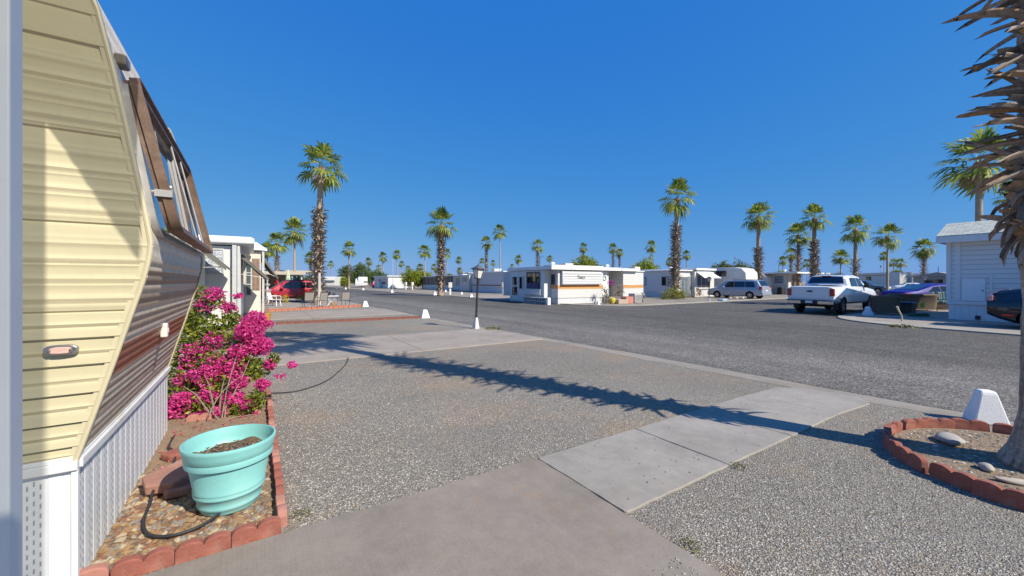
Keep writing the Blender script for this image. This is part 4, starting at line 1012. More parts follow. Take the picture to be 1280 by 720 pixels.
def text(s, size, loc, rot, m, parent, shear=0, name='lettering'):
    cu = bpy.data.curves.new(name, 'FONT'); cu.body = s; cu.size = size; cu.extrude = .004; cu.shear = shear; cu.align_x = 'CENTER'; cu.align_y = 'CENTER'
    cu.materials.append(m); tmp = bpy.data.objects.new('tmp', cu); COL.objects.link(tmp); me = bpy.data.meshes.new_from_object(tmp.evaluated_get(bpy.context.evaluated_depsgraph_get())); bpy.data.objects.remove(tmp)
    o = bpy.data.objects.new(name, me); COL.objects.link(o); o.parent = parent; o.location = loc; o.rotation_euler = rot; return o
text('Tuary', .34, (19.95-18, 21.447-21.7, 1.92), (R(90),0,0), mat('letter_grey', (.12,.11,.10), .5), aw, .35)
h.win('x', 17.4, -1, 22.95, 24.65, 1.08, 2.32, FRD, glass(), 3, 1, .07); 
h.box('bay_sill', WALLW, 17.25, 17.399, 22.8, 24.8, .62, 1.04)
b = MB(); b.box(17.33,17.36,23.1,24.6,1.12,1.5); h.done(b, 'planter_sill', mat('sill_dark_blue', (.05,.05,.14), .6))
h.win('x', 17.4, -1, 24.95, 25.65, 1.02, 2.0, FRW, glass(), 1, 1, blind=.45); 
d = h.box('door', DOORW, 17.36, 17.399, 25.78, 26.65, .12, 2.2); h.win('x', 17.36, -1, 25.88, 26.55, 1.3, 2.0, FRW, glass(), 1, 1, .04); h.win('x', 17.36, -1, 25.88, 26.55, .55, 1.2, FRD, glass(), 2, 2, .03)
h.win('x', 18, -1, 22.0, 22.42, 1.36, 2.12, FRD, glass(), 1, 1)
d = h.box('door', DOORW, 22.5, 23.1, 21.90, 21.949, .5, 2.36)
def ring(b, c, r0, r1, axis, t0, t1, n=20):
    vs = []; fs = []
    for i in range(n):
        a = 2*math.pi*i/n
        for rr_, tt in ((r0,t0),(r1,t0),(r1,t1),(r0,t1)):
            p = (rr_*math.cos(a), rr_*math.sin(a)); vs.append((c[0]+p[0], tt, c[1]+p[1]) if axis == 'y' else (tt, c[0]+p[0], c[1]+p[1]))
    for i in range(n):
        j = (i+1) % n
        for k in range(4): fs.append((i*4+k, i*4+(k+1) % 4, j*4+(k+1) % 4, j*4+k))
    b.add(vs, fs)
b = MB(); ring(b, (22.8,1.86), .13, .2, 'y', 21.86, 21.899); h.done(b, 'wreath', mat('wreath_blue', (.16,.25,.32), .8, var=.5, scale=20), d)
h.win('y', 22.95, -1, 23.55, 24.5, 1.32, 2.12, FRW, glass(), 2, 2)
b = MB()
b.tube([(22.5,21.4,0),(22.5,21.4,1.0),(23.2,21.4,1.0),(23.2,21.4,0)], .02, 6); b.tube([(22.5,21.4,.55),(23.2,21.4,.55)], .015, 6)
h.done(b, 'step_rail', mat('rail_dark', (.12,.12,.12), .5))
b = MB(); b.box(22.45,23.3,21.3,21.94,.0,.22); b.box(22.45,23.3,21.6,21.94,.221,.44); h.done(b, 'steps', CURB)
# flower box / low breeze-block wall
bw = thing('breeze_block_wall', 'low white pierced block wall in front of the corner home bay window', 'wall', (16.95,21.5,0))
b = MB(); nb = 7
for i in range(nb):
    for k in range(2):
        y0 = .12+i*.42; z0 = k*.215
        for yy in (y0,): b.box(-.025,.025,yy,yy+.03,z0+.03,z0+.19)
        b.box(-.025,.025,y0,y0+.42,z0,z0+.029); b.box(-.025,.025,y0,y0+.42,z0+.191,z0+.214)
        b.box(-.022,.022,y0+.205,y0+.23,z0+.03,z0+.19); b.box(-.02,.02,y0+.031,y0+.418,z0+.095,z0+.115)
b.obj('blocks', mat('block_wall', (.62,.62,.62), .8, var=.15, scale=7), bw)
MB().box(.052,.08,.14,nb*.42,.0,.43).obj('shadow_board', mat('hole_shade', (.06,.06,.06), .9), bw)  # dark sheet standing in for the shade inside the block holes
MB().box(-.12,.14,-.14,.1,0,.5).obj('end_pier', WHT, bw, bevel=.01); MB().box(-.1,.1,.11,nb*.42+.1,.441,.48).obj('coping', mat('block_wall'), bw, bevel=.005)

# --- second home with pointed metal awning
h = Home('park_home', 'grey white home with metal awning over its window behind the roadside shaggy palm', 'home', 35, 24)
h.box('wall', siding('siding_home', (.63,.62,.63), .4, axis=1, dark=.9, width=.03), 35, 40.6, 24.02, 33, .5, 2.66)
h.box('skirting', SKVY, 35.03, 35.3, 24.1, 33, 0, .495); h.box('wall', siding('siding_front', (.63,.63,.62), .3, axis=0, dark=.88, width=.04), 35.02, 37.4, 23.98, 24.018, .05, 2.66)
h.box('roof', ROOFW, 34.8, 37.6, 23.75, 33.2, 2.665, 2.76); h.box('wall', WALLW, 37.405, 40.9, 23.6, 24.018, .05, 2.7); h.box('roof', ROOFW, 37.4, 41, 23.4, 33, 2.765, 2.95)
h.win('x', 35, -1, 24.85, 25.7, 1.2, 2.1, FRD, glass(), 2, 1, blind=.4); h.win('x', 35, -1, 27.6, 28.5, 1.2, 2.1, FRD, glass(), 2, 1, blind=.5)
b = MB(); b.box(35.65,36.2,23.93,23.97,.08,2.05); b.box(36.24,36.75,23.93,23.97,.08,2.05); h.done(b, 'sliding_door', glass('door_glass', (.16,.19,.2), .1))
b = MB(); b.box(35.6,35.648,23.92,23.975,.05,2.1); b.box(36.202,36.238,23.92,23.975,.05,2.1); b.box(36.752,36.8,23.92,23.975,.05,2.1); h.done(b, 'door_frame', FRW)
b = MB(); b.box(36.82,37.2,23.9,23.975,.1,2.1); h.done(b, 'door', mat('door_grey', (.2,.21,.22), .4))
h.win('y', 23.6, -1, 37.75, 40.1, .95, 2.25, FRW, glass('glass_blue', (.02,.035,.09)), 3, 1)
b = MB(); vs = [(37.6,23.59,2.55),(40.3,23.59,2.55),(41.2,22.75,1.95),(38.4,22.75,1.95)]
def slab4(b, vs, t_=.03): b.add(vs+[(v[0], v[1], v[2]-t_) for v in vs], [(0,1,2,3),(7,6,5,4),(0,4,5,1),(1,5,6,2),(2,6,7,3),(3,7,4,0)])
slab4(b, [(37.7,23.59,2.6),(40.3,23.59,2.6),(40.5,22.6,1.98),(37.5,22.6,1.98)]); h.done(b, 'metal_awning', ROOFW)
h.box('window_sill', FRW, 37.7, 40.15, 23.5, 23.599, .82, .94)
for x, y, s_, lab in ((37.15,23.2,.3,'reddish potted plant by the pointed metal awning, taller of two'), (37.55,23.1,.22,'small potted plant by the pointed metal awning, shorter of two')):
    leafy('potted_plant', lab, 'plant', x, y, [(0,0,.5*s_/.3,s_),(0,0,.9*s_/.3,s_*.6)], 200, .08, leafmat('leaf_red', (.12,.06,.02), (.35,.16,.08)), None, int(x*10))

# --- home with dark red stripe, across the road
h = Home('park_home', 'beige trailer home with a thin dark red stripe left of the corner home', 'home', 28, 45)
h.box('wall', siding('siding_pink', (.60,.57,.56), .3, dark=.93, dirt=(.5,.45,.4)), 28, 32, 45, 54.3, .75, 2.85); h.box('skirting', SKVY, 28.03, 31.9, 45.05, 54.2, 0, .745)
h.box('roof', ROOFW, 27.9, 32.1, 44.9, 52.2, 2.855, 3.0); h.band('stripe', mat('stripe_maroon', (.22,.03,.02), .5), 'x', 28, -1, 45.02, 54.28, 1.02, 1.16)
h.box('wall', WALLB, 27.6, 31.5, 54.31, 57.5, .1, 2.55); h.box('roof', mat('roof_grey', (.4,.42,.45), .6), 27.3, 31.6, 54.0, 57.8, 2.86, 2.98)
h.win('x', 28, -1, 51.3, 52.6, 1.65, 2.5, FRW, glass('glass_tan', (.2,.17,.12), .2), 2, 1); h.win('x', 27.6, -1, 55, 56.6, 1.5, 2.2, FRW, glass('glass_tan'), 2, 1)
h.box('corner_trim', FRW, 27.96, 28.3, 44.93, 44.999, 0, 2.85)
# --- screened mobile home
h = Home('mobile_home', 'low mobile home with brown screened porch left of the dark vehicle', 'home', 30, 56.5)
h.box('wall', WALLW, 30.2, 34, 57.5, 66, .05, 2.55); h.box('porch', mat('porch_white', (.66,.66,.66), .6), 29.9, 33.9, 66.01, 80, .05, .95); h.box('wall', mat('porch_back', (.2,.19,.18), .8), 31.5, 33.9, 66.05, 80, .951, 2.5)
for i in range(7): h.box('screen', mat('screen_brown', (.20,.14,.115), .8, var=.15), 29.92, 29.96, 66.1+i*1.98, 67.95+i*1.98, .96, 2.45, bevel=0)
b = MB()
for i in range(8): b.box(29.88,29.98,66.0+i*1.98-.04,66.0+i*1.98+.06,.952,2.5)
h.done(b, 'porch_post', FRW); h.box('roof', ROOFW, 29.6, 34.2, 57.2, 80.3, 2.56, 2.72)
b = MB(); [b.box(30.17,30.199,58.4+i*1.3,59.4+i*1.3,.9,2.2) for i in range(5)]; h.done(b, 'shutter', mat('shutter_tan', (.42,.33,.27), .7))
h.box('annex', mat('annex_blue', (.5,.58,.62), .6), 33, 37, 55.5, 57.2, .1, 2.4)
# --- plain white cabin
h = Home('white_cabin', 'plain white flat roofed cabin with one shaded grey face, across the road', 'home', 25.7, 90.7)
h.box('wall', mat('cabin_wall', (.64,.65,.66), .6, var=.04), 25.7, 30.2, 90.7, 103, .05, 2.75); h.box('roof', ROOFW, 25.4, 30.4, 90.4, 103.3, 2.755, 2.95)
h.win('x', 25.7, -1, 92, 95.5, 1.0, 2.2, FRD, glass(), 2, 1, .1); d = h.box('door', mat('door_dark', (.1,.09,.08), .6), 25.66, 25.699, 97, 98.1, .1, 2.2); h.win('x', 25.7, -1, 99, 101.4, 1.0, 2.2, FRW, glass(), 2, 1, .1)
h.box('locker', WHT, 24.9, 25.6, 95.8, 96.8, .02, 1.6)
sl_ = siding('roof_slat', (.72,.72,.71), .3)

# --- near neighbour on our side with corrugated window awnings
h = Home('park_home', 'neighbouring white home with corner post and grey window awnings behind the bougainvillea', 'home', -1.5, 17.3)
WN = siding('siding_panel', (.66,.66,.64), .1, axis=0, dark=.93, width=.05, dirt=(.6,.56,.48))
h.box('wall', WN, -4.5, -1.36, 8.6, 17.28, .05, 2.9); h.box('wall', WN, -4.5, -.62, 17.3, 17.42, .05, 2.86); h.box('wall', WN, -4.5, -.36, 17.43, 23.4, .05, 2.86); h.box('wall', mat('wall_cream', (.66,.6,.52), .7, var=.08), -4.5, .36, 23.5, 30, .05, 3.1)
h.box('roof', ROOFW, -4.6, -1.5, 8.5, 17.15, 2.905, 3.0)
b = MB(); b.prism([(-4.6,2.9),(-4.6,3.2),(-.05,3.2),(.06,3.14),(.06,3.04),(-.02,2.98),(-.1,2.9)], 'y', 17.16, 23.2); h.done(b, 'roof', ROOFW, bevel=.01)
b = MB(); b.prism([(-4.6,3.15),(-4.6,3.55),(.15,3.55),(.35,3.4),(.62,3.22),(.62,3.12),(.36,3.15)], 'y', 23.3, 30.3); h.done(b, 'roof', ROOFW, bevel=.01)
b = MB(); b.tube([(-4.6,17.10,2.98),(.04,17.10,2.98)], .045, 8); h.done(b, 'gutter', FRW, smooth=True)
h.box('post', FRW, -.60, -.47, 17.12, 17.25, .02, 2.89); h.box('post', FRW, -.455, -.37, 17.16, 17.25, .02, 2.89)
h.box('post', FRW, .40, .5, 23.36, 23.48, .02, 3.12)
foil = newmat('foil'); foil.base(foil.ramp(foil.noise(26, 6, .7), [(.3, (.35,.42,.5)), (.6, (.75,.8,.85))])); foil.set(Metallic=.7, Roughness=.35); foil.bump(foil.noise(30, 4, .7), 1, .05)
fo = h.win('y', 17.3, -1, -2.2, -.83, 1.85, 2.76, FRW, foil.m, 1, 3, .05)
h.win('y', 23.5, -1, -.3, -.02, .9, 2.6, FRW, glass('glass_green', (.09,.12,.12), .1), 1, 3, .05)
b = MB()
for i in range(6): b.box(.0+i*.055, .035+i*.055, 23.44, 23.49, 1.2, 2.75)
h.done(b, 'curtain', mat('curtain_brown', (.36,.25,.19), .9, var=.2))
def corr_awning(y0, y1, hx, hz, ox, oz, name='window_awning'):
    b = MB(); n = int((y1-y0)/.09)*2; L = []
    for i in range(n+1):
        y = y0+(y1-y0)*i/n; o = .012*(1 if i % 2 else -1); L += [(hx, y, hz+o), (ox, y, oz+o), (ox, y, oz+o-.035)]
    b.add(L, [(3*i+j, 3*i+j+1, 3*i+j+4, 3*i+j+3) for i in range(n) for j in range(2)])
    b.add([(hx,y0,hz+.02),(ox,y0,oz+.02),(ox,y0,oz-.10),(hx,y0,hz-.16)], [(0,1,2,3)]); b.add([(hx,y1,hz+.02),(ox,y1,oz+.02),(ox,y1,oz-.06),(hx,y1,hz-.05)], [(0,1,2,3)])
    o = h.done(b, name, mat('awning_grey', (.13,.125,.105), .55, var=.15, scale=5), fix=False)
    c_ = MB(); c_.tube([(hx, y0+.05, hz-.75), (ox-.05, y0+.05, oz)], .012, 6); h.done(c_, 'awning_arm', mat('alu_frame'), o)
corr_awning(13.4, 16.95, -1.35, 2.72, -.60, 2.0); corr_awning(17.6, 22.6, -.34, 2.62, .52, 1.72); corr_awning(23.8, 29, .38, 2.95, 1.12, 1.80)

# --- long beige carport behind the red SUV
h = Home('carport', 'long low beige carport roof behind the red SUV and closed umbrellas', 'carport', -6, 46)
h.box('roof', mat('carport_beige', (.45,.39,.31), .7, var=.1, scale=2), -12, 4.6, 46, 60, 2.3, 2.62); h.box('wall', mat('carport_wall', (.40,.36,.30), .8), -12, 4.0, 56, 59.5, .02, 2.29)
for x in (-10, -5, 0, 4.2): h.box('post', FRW, x, x+.12, 46.3, 46.42, .02, 2.29)
h.box('roof', mat('carport_beige'), -13, 7.0, 61, 72, 2.85, 3.1)

# --- pale low house with carport right of the campers
h = Home('park_home', 'low grey house with a wide window and flat carport roof left of the pickup', 'home', 56, 22.9)
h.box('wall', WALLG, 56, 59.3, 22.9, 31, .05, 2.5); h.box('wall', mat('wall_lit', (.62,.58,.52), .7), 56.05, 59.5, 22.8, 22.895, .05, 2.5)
h.box('roof', ROOFW, 54.6, 66, 21.6, 32, 2.6, 2.78); h.win('x', 56, -1, 23.3, 24.4, 1.35, 2.35, FRW, glass('glass_blue_grey', (.2,.26,.36), .15), 1, 3); h.box('door', mat('door_tan', (.42,.36,.3), .6), 57.2, 58.2, 22.75, 22.799, .1, 2.1)
for x in (60.5, 65.5): h.box('post', FRW, x, x+.15, 21.8, 21.95, .02, 2.59)
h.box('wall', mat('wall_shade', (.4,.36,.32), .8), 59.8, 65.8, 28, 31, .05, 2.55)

# --- pale mobile home behind the blue car and others
x, y = spot(1127, 78)
h = Home('mobile_home', 'pale mobile home with two brown screened bays behind the blue car', 'home', x, y)
W0 = mat('wall_pale_blue', (.55,.57,.62), .6, var=.06); h.box('wall', W0, x-2.2, x+2.2, y-5.2, y+6, .1, 3.0); h.box('roof', ROOFW, x-2.4, x+2.4, y-5.4, y+6.2, 3.0, 3.18)
for i, (c_, m_) in enumerate((((.40,.30,.27), 0), ((.40,.30,.27), 1))): h.box('screen', mat('screen_rose', (.34,.25,.24), .8), x-2.26, x-2.21, y-3.9+i*1.9, y-2.2+i*1.9, .7, 1.6, bevel=0)
for i in range(3): h.win('x', x-2.2, -1, y-4.2+i*1.5, y-3.0+i*1.5, 1.75, 2.7, FRW, glass('glass_blue_grey'), 1, 1, .1)
h.win('x', x-2.2, -1, y+2.5, y+4.5, 1.4, 2.5, FRW, glass('glass_blue_grey'), 1, 1, .1)
x, y = spot(1172, 62)
h = Home('park_home', 'tan low pitched home roof seen over the blue car beside the grey house', 'home', x, y)
h.box('wall', mat('wall_tan', (.42,.38,.34), .8), x-2, x+6, y-3, y+2.3, .1, 2.3)
b = MB(); b.prism([(y-3.4,2.31),(y+2.7,2.31),(y-.4,3.05)], 'x', x-2.3, x+6.3); h.done(b, 'roof', mat('roof_tan', (.36,.31,.28), .8))
h.win('x', x-2, -1, y-1, y+1, 1.3, 2.0, FRW, glass(), 2, 1)

# --- grey shingled house at right
h = Home('shingled_house', 'pale grey lap sided house with shingle roof and hatch, behind the black car', 'house', 24.3, 4)
LAP = siding('lap_siding', (.74,.74,.73), .19, dark=.45, width=.13, var=.03)
h.box('wall', LAP, 24.3, 30.6, -12, 4.0, .72, 3.4, bevel=0); h.box('skirting', siding('skirt_house', (.72,.75,.78), .2, axis=1, dark=.7, width=.06), 24.32, 30.5, -11.98, 3.97, .0, .70)
h.box('belt_trim', mat('trim_grey', (.74,.74,.735), .6, var=.04), 24.26, 24.30, -12, 4.02, .66, .80); h.box('corner_trim', mat('trim_grey'), 24.265, 24.298, 3.62, 3.80, .805, 3.38); h.box('corner_trim', mat('trim_grey'), 24.265, 24.298, 3.9, 4.03, .805, 3.38)
h.box('trim', mat('trim_grey'), 24.27, 24.299, 2.78, 2.86, .805, 1.86); h.box('trim', mat('trim_grey'), 24.27, 24.299, 2.861, 3.619, 1.76, 1.86)
d = h.box('storage_hatch', mat('hatch_white', (.80,.82,.84), .5, var=.03), 24.25, 24.298, 2.97, 3.60, .82, 1.72); 
b = MB(); b.box(24.24,24.25,3.0,3.06,1.22,1.26); h.done(b, 'hatch_latch', FRD, d)
sh = newmat('shingles'); bt = sh.n('ShaderNodeTexBrick'); cm = sh.n('ShaderNodeMapping'); sh.l(sh.co(), cm.inputs[0]); cm.inputs['Rotation'].default_value = (0,0,R(90)); sh.l(cm.outputs[0], bt.inputs['Vector'])
for k, v in dict(Scale=1.0, **{'Brick Width': .30, 'Row Height': .14, 'Mortar Size': .008}).items(): bt.inputs[k].default_value = v
bt.inputs['Color1'].default_value = (.40,.42,.38,1); bt.inputs['Color2'].default_value = (.54,.56,.50,1); bt.inputs['Mortar'].default_value = (.22,.23,.22,1)
sh.base(sh.mix(1.0, bt.outputs[0], sh.ramp(sh.noise(7, 5, .7), [(.3, .7), (.7, 1.15)]), 'MULTIPLY')); sh.set(Roughness=.9); sh.bump(bt.outputs[0], .5, .02)
b = MB(); b.prism([(23.9,3.50),(25.75,4.16),(31.0,3.50),(31.0,3.43),(25.75,4.07),(23.9,3.42)], 'y', -12.4, 4.25); h.done(b, 'roof', sh.m)
b = MB(); b.box(23.87,23.92,-12.4,4.25,3.20,3.45); b.box(23.88,30.9,4.21,4.26,3.21,3.43); h.done(b, 'fascia', mat('trim_grey')); h.box('soffit', mat('trim_grey'), 23.93, 24.29, -12.3, 4.35, 3.22, 3.24)
b = MB(); b.add([(24.31,3.99,3.4),(25.75,3.99,4.05),(30.6,3.99,3.4)], [(0,1,2)]); h.done(b, 'gable', LAP)
h.win('y', 4.0, 1, 24.4, 25.0, 1.95, 2.95, FRW, glass(), 1, 1, .06); h.box('vent', mat('vent_dark', (.04,.04,.05), .6), 24.27, 24.318, 3.1, 3.24, .08, .24)

# ------------------------------------------------------------------ campers
def camper(name, label, prof, x, y, rz, wdt, stripes=(), wins=(), m=None, cat='camper'):
    """box camper: side outline (along, up) with rounded ends, extruded to its width"""
    r_ = thing(name, label, cat, (x, y, 0), rz, 'park homes and campers'); b = MB(); b.prism(prof, 'y', -wdt/2, wdt/2)
    b.obj('body', m or mat('camper_white', (.64,.63,.61), .4, var=.05, scale=2, dirt=(.55,.5,.44,.3)), r_, bevel=.06)
    for a0, a1, z0, z1, side in wins:
        f = MB(); yy = side*wdt/2; q = sorted((yy-side*.01, yy+side*.03)); f.box(a0,a1,*q,z0,z1); fo = f.obj('window', FRD, r_, bevel=.05)
        p_ = MB(); q = sorted((yy+side*.028, yy+side*.036)); p_.box(a0+.06,a1-.06,*q,z0+.06,z1-.06); p_.obj('pane', glass('camper_glass', (.07,.055,.05), .08), fo)
    for z0, z1, a0, a1, side, mm in stripes:
        q = sorted((side*wdt/2-side*.004, side*wdt/2+side*.008)); MB().box(a0,a1,*q,z0,z1).obj('stripe', mm, r_)
    return r_
LG = mat('stripe_lightgrey', (.5,.5,.52), .5)
# fifth wheel: nose points to -y; its left side (-x) faces the camera
fw = camper('fifth_wheel_camper', 'tall white fifth wheel camper behind the silver minivan', [(0,1.25),(.05,2.5),(.45,2.95),(1.2,3.1),(8.5,3.1),(8.5,.45),(2.6,.45),(2.3,1.15)], 43.25, 20.9, R(90), 2.45,
       [(2.72,2.75,.9,8.4,1,LG), (1.35,1.40,.5,8.4,1,LG), (1.9,1.93,.9,8.4,1,LG)], [(2.0,3.2,2.15,2.75,1), (5,6.5,1.6,2.4,1)])
w_ = MB(); 
for xx in (5.2, 6.1): w_.lathe([(0,-.12),(.3,-.12),(.36,-.08),(.36,.08),(.3,.12),(0,.12)], 20, (xx,1.1,.36), axis='y')
w_.obj('wheel', mat('tyre', (.02,.02,.02), .9), fw)
b = MB(); b.tube([(.02,.3,1.5),(.25,-.1,2.4)], .04, 6); b.tube([(1.5,.9,.02),(1.5,.9,1.2)], .06, 8); b.tube([(1.5,-.9,.02),(1.5,-.9,1.2)], .06, 8); b.obj('nose_strut', mat('rail_dark'), fw)
x, y = spot(953, 50)
camper('travel_trailer', 'old rounded white travel trailer right of the fifth wheel camper', [(0,.6),(-.15,1.4),(.1,2.2),(.7,2.75),(6,2.75),(6.3,2.2),(6.3,.5),(.3,.5)], x+1.2, y-.2, R(90), 2.3, [(1.2,1.4,.1,6.2,1,LG)], [(1.5,2.7,1.5,2.2,1)])
x, y = spot(455, 112); camper('motorhome', 'white motorhome left of the red vehicle across the road', [(0,.6),(0,1.4),(-.5,1.7),(-.4,2.5),(.3,2.9),(6.5,2.9),(6.5,.5),(.4,.5)], x-1, y-3, R(80), 2.4, [(1.1,1.3,.2,6.4,1,LG)], [(.3,1.2,1.3,1.9,1),(2.5,3.6,1.5,2.1,1)], cat='motorhome')
x, y = spot(449, 108); camper('motorhome', 'small white camper van in front of the dark green trees', [(0,.5),(0,1.2),(.5,2.0),(1.2,2.45),(5.2,2.45),(5.2,.45)], x, y, R(70), 2.1, [], [(1.0,1.9,1.4,2.0,1),(2.4,3.2,1.4,2.0,1)], cat='motorhome')
x, y = spot(415, 96); camper('motorhome', 'white motorhome parked beside the tall shaggy palm in the distance', [(0,.6),(0,1.5),(-.5,1.9),(-.3,2.6),(.3,2.8),(6.5,2.8),(6.5,.5)], x-.5, y, R(60), 2.4, [(1.0,1.15,.2,6.4,1,LG)], [(.5,1.4,1.5,2.1,1),(2.6,4.2,1.6,2.2,1)], cat='motorhome')
x, y = spot(1084, 74); camper('motorhome', 'white motorhome top showing behind the grey SUV', [(0,.6),(0,1.6),(-.6,2.3),(-.4,3.0),(.4,3.2),(7,3.2),(7,.5)], x, y, R(-120), 2.4, [(2.6,2.8,.0,5,-1,mat('stripe_tan', (.5,.36,.22), .5))], [(1,2,1.8,2.5,-1)], cat='motorhome')
x, y = spot(604, 140); camper('motorhome', 'pale camper roof glimpsed behind the maroon striped trailer', [(0,.5),(0,2.6),(.4,3.3),(7,3.3),(7,.5)], x, y, 0, 2.4, [], [(1,2,1.8,2.5,-1)], cat='motorhome')
x, y = spot(1172, 95); camper('motorhome', 'white camper glimpsed behind the thick shaggy palm over the blue car', [(0,.5),(0,2.8),(.4,3.2),(9,3.2),(9,.5)], x, y-4, R(90), 2.4, [], [(1,2,1.8,2.5,1)], cat='motorhome')
# ------------------------------------------------------------------ vehicles
TYRE = mat('tyre', (.02,.02,.02), .9); RIM = mat('rim_alloy', (.55,.55,.56), .3, .8, var=.1); WELL = mat('wheel_well', (.012,.012,.012), .95)
CHROME = mat('chrome', (.6,.6,.62), .15, 1.0, var=.05); REDL = mat('tail_red', (.35,.015,.015), .2, coat=.6); CLEAR = mat('lamp_clear', (.75,.76,.78), .15, coat=.5); BLACKP = mat('black_plastic', (.025,.025,.027), .6)
CG = glass('car_glass', (.012,.016,.03), .02)
def lerp(tab, x):
    if x <= tab[0][0]: return tab[0][1]
    for (a, p), (b, q) in zip(tab, tab[1:]):
        if x <= b: return p+(q-p)*(x-a)/max(1e-6, b-a)
    return tab[-1][1]
def vehicle(name, label, loc, rz, L, W, roof, belt, bot, paintm, axles, rw, wins, front=None, rear=None, tum=.2, sill=None, endtaper=.10, group='parked vehicles', cat='car', bed=None, clad=None, spokes=5):
    """car body lofted from side outlines; x runs from the rear bumper to the nose"""
    root = thing(name, label, cat, loc, rz, group); n = 64
    xs = sorted(set([L*i/n for i in range(n+1)]+[p[0] for p in roof]+[p[0]+.002 for p in roof if p[0] < L-.01]))
    def wd(x):
        e = min(x, L-x); return W/2*(1-endtaper*max(0, 1-e/.55)**2)
    def sec(x):
        w = wd(x); zr = lerp(roof, x); zb = min(lerp(belt, x), zr-.05); z0 = lerp(bot, x); c = max(0, min(1, (zr-zb)/.5)); wr = w*(.965-tum*c); zm = z0+(zb-z0)*.5
        return [(0,z0),(w*.9,z0),(w*.985,z0+.10),(w*1.0,zm),(w*.985,zb-.10),(w*.955,zb),(wr,zr-.05-.02*c),(wr*.86,zr),(wr*.45,zr+.018),(0,zr+.024)]
    b = MB(); K = 10; ring_n = 2*K-2
    for x in xs:
        s = sec(x); pts = [(x,-y,z) for y, z in s]+[(x,y,z) for y, z in s[-2:0:-1]]; b.v += pts
    m = len(xs)
    for i in range(m-1):
        for j in range(ring_n):
            b.f.append((i*ring_n+j, i*ring_n+(j+1) % ring_n, (i+1)*ring_n+(j+1) % ring_n, (i+1)*ring_n+j)); b.mi.append(2 if (clad and j in (1, ring_n-2)) else 0)
    b.f += [tuple(range(ring_n))[::-1], tuple(range((m-1)*ring_n, m*ring_n))]; b.mi += [0, 0]
    body = b.obj('body', [paintm, WELL, clad or BLACKP], root)
    for ax in axles:
        for sd in (-1, 1):
            c_ = MB(); c_.lathe([(rw+.06,-.3),(rw+.06,.3)], 32, (ax, sd*W/2, rw), 1, 'y', True); cut = c_.obj('cut', [paintm, WELL], root)
            md = body.modifiers.new('arch', 'BOOLEAN'); md.object = cut; md.operation = 'DIFFERENCE'; md.solver = 'EXACT'
    if bed:
        c_ = MB(); x0, x1, hw, zb_ = bed; c_.box(x0,x1,-hw,hw,zb_,3.0, 1); cut = c_.obj('cut', [paintm, WELL], root); md = body.modifiers.new('bed', 'BOOLEAN'); md.object = cut; md.operation = 'DIFFERENCE'; md.solver = 'EXACT'
    dg = bpy.context.evaluated_depsgraph_get(); me = bpy.data.meshes.new_from_object(body.evaluated_get(dg)); body.modifiers.clear(); body.data = me
    for o in [o for o in COL.objects if o.name.startswith('cut')]: bpy.data.objects.remove(o)
    me.polygons.foreach_set('use_smooth', [True]*len(me.polygons)); me.set_sharp_from_angle(angle=R(27))
    for ax in axles:
        for sd in (-1, 1):
            wl = MB(); wl.lathe([(rw*.62,-.11),(rw*.9,-.115),(rw*.985,-.08),(rw,0),(rw*.985,.08),(rw*.9,.115),(rw*.62,.11)], 28, (ax, sd*(W/2-.135), rw), 0, 'y')
            wo_ = wl.obj('wheel', TYRE, root, smooth=True); rm = MB(); yo = sd*(W/2-.135); q = .085*sd
            rm.lathe([(rw*.66,yo+q*1.2),(rw*.6,yo+q*1.3),(rw*.55,yo+q*.2),(0,yo+q*.1)], 28, (ax,0,rw), 1, 'y')
            rm.lathe([(rw*.67,yo+q*1.25),(rw*.58,yo+q*1.3)], 28, (ax,0,rw), 0, 'y')
            for k in range(spokes):
                a = 2*math.pi*k/spokes+.3; ca, sa = math.cos(a), math.sin(a); w_ = rw*.10
                vs = [(ax+ca*r_-sa*u, yo+q*dp, rw+sa*r_+ca*u) for r_, dp in ((rw*.08,1.15),(rw*.6,1.25)) for u in (-w_, w_)]
                rm.add(vs, [(0,1,3,2)])
            rm.lathe([(rw*.16,yo+q*1.2),(0,yo+q*1.35)], 12, (ax,0,rw), 0, 'y')
            rm.obj('rim', [RIM, WELL], wo_, smooth=True)
    def side_pt(x, t_, sd, off=.007):
        s = sec(x); a, c = s[5], s[6]; y = a[0]+(c[0]-a[0])*t_; z = a[1]+(c[1]-a[1])*t_; return (x, sd*(y+off), z+off*.25)
    for x0, x1, s0, s1 in wins:  # rear/front slant at the top of each window
        for sd in (-1, 1):
            g_ = MB(); N_ = 10
            def P(u, v): 
                xa, xb = x0+s0*v, x1-s1*v; return side_pt(xa+(xb-xa)*u, .12+.76*v, sd)
            g_.grid(P, N_, 4); g_.obj('side_window', CG, root, smooth=True, fix=False)
    def strip(rng_, nm):
        x0, x1 = rng_; g_ = MB()
        def P(u, v):
            x = x0+(x1-x0)*v; s = sec(x); hw = s[7][0]*.97+.02; y = (u*2-1)*hw; a = abs(y)/max(.01, hw)
            zz_ = s[9][1]-(s[9][1]-s[7][1])*a**2; dx = (lerp(roof, x+.02)-lerp(roof, x-.02))/.04; k = 1/math.sqrt(1+dx*dx)
            return (x-dx*k*.012, y, zz_+k*.012)
        g_.grid(P, 10, 8); return g_.obj(nm, CG, root, smooth=True, fix=False)
    if front: strip(front, 'windscreen')
    if rear: strip(rear, 'rear_window')
    for sd in (-1, 1):
        if front:
            s = sec(front[1]-.25); MB().box(front[0]-.02, front[0]+.18, *sorted((sd*(W/2*.97), sd*(W/2+.2))), s[5][1]+.02, s[5][1]+.19).obj('mirror', paintm if not bed else BLACKP, root, bevel=.03)
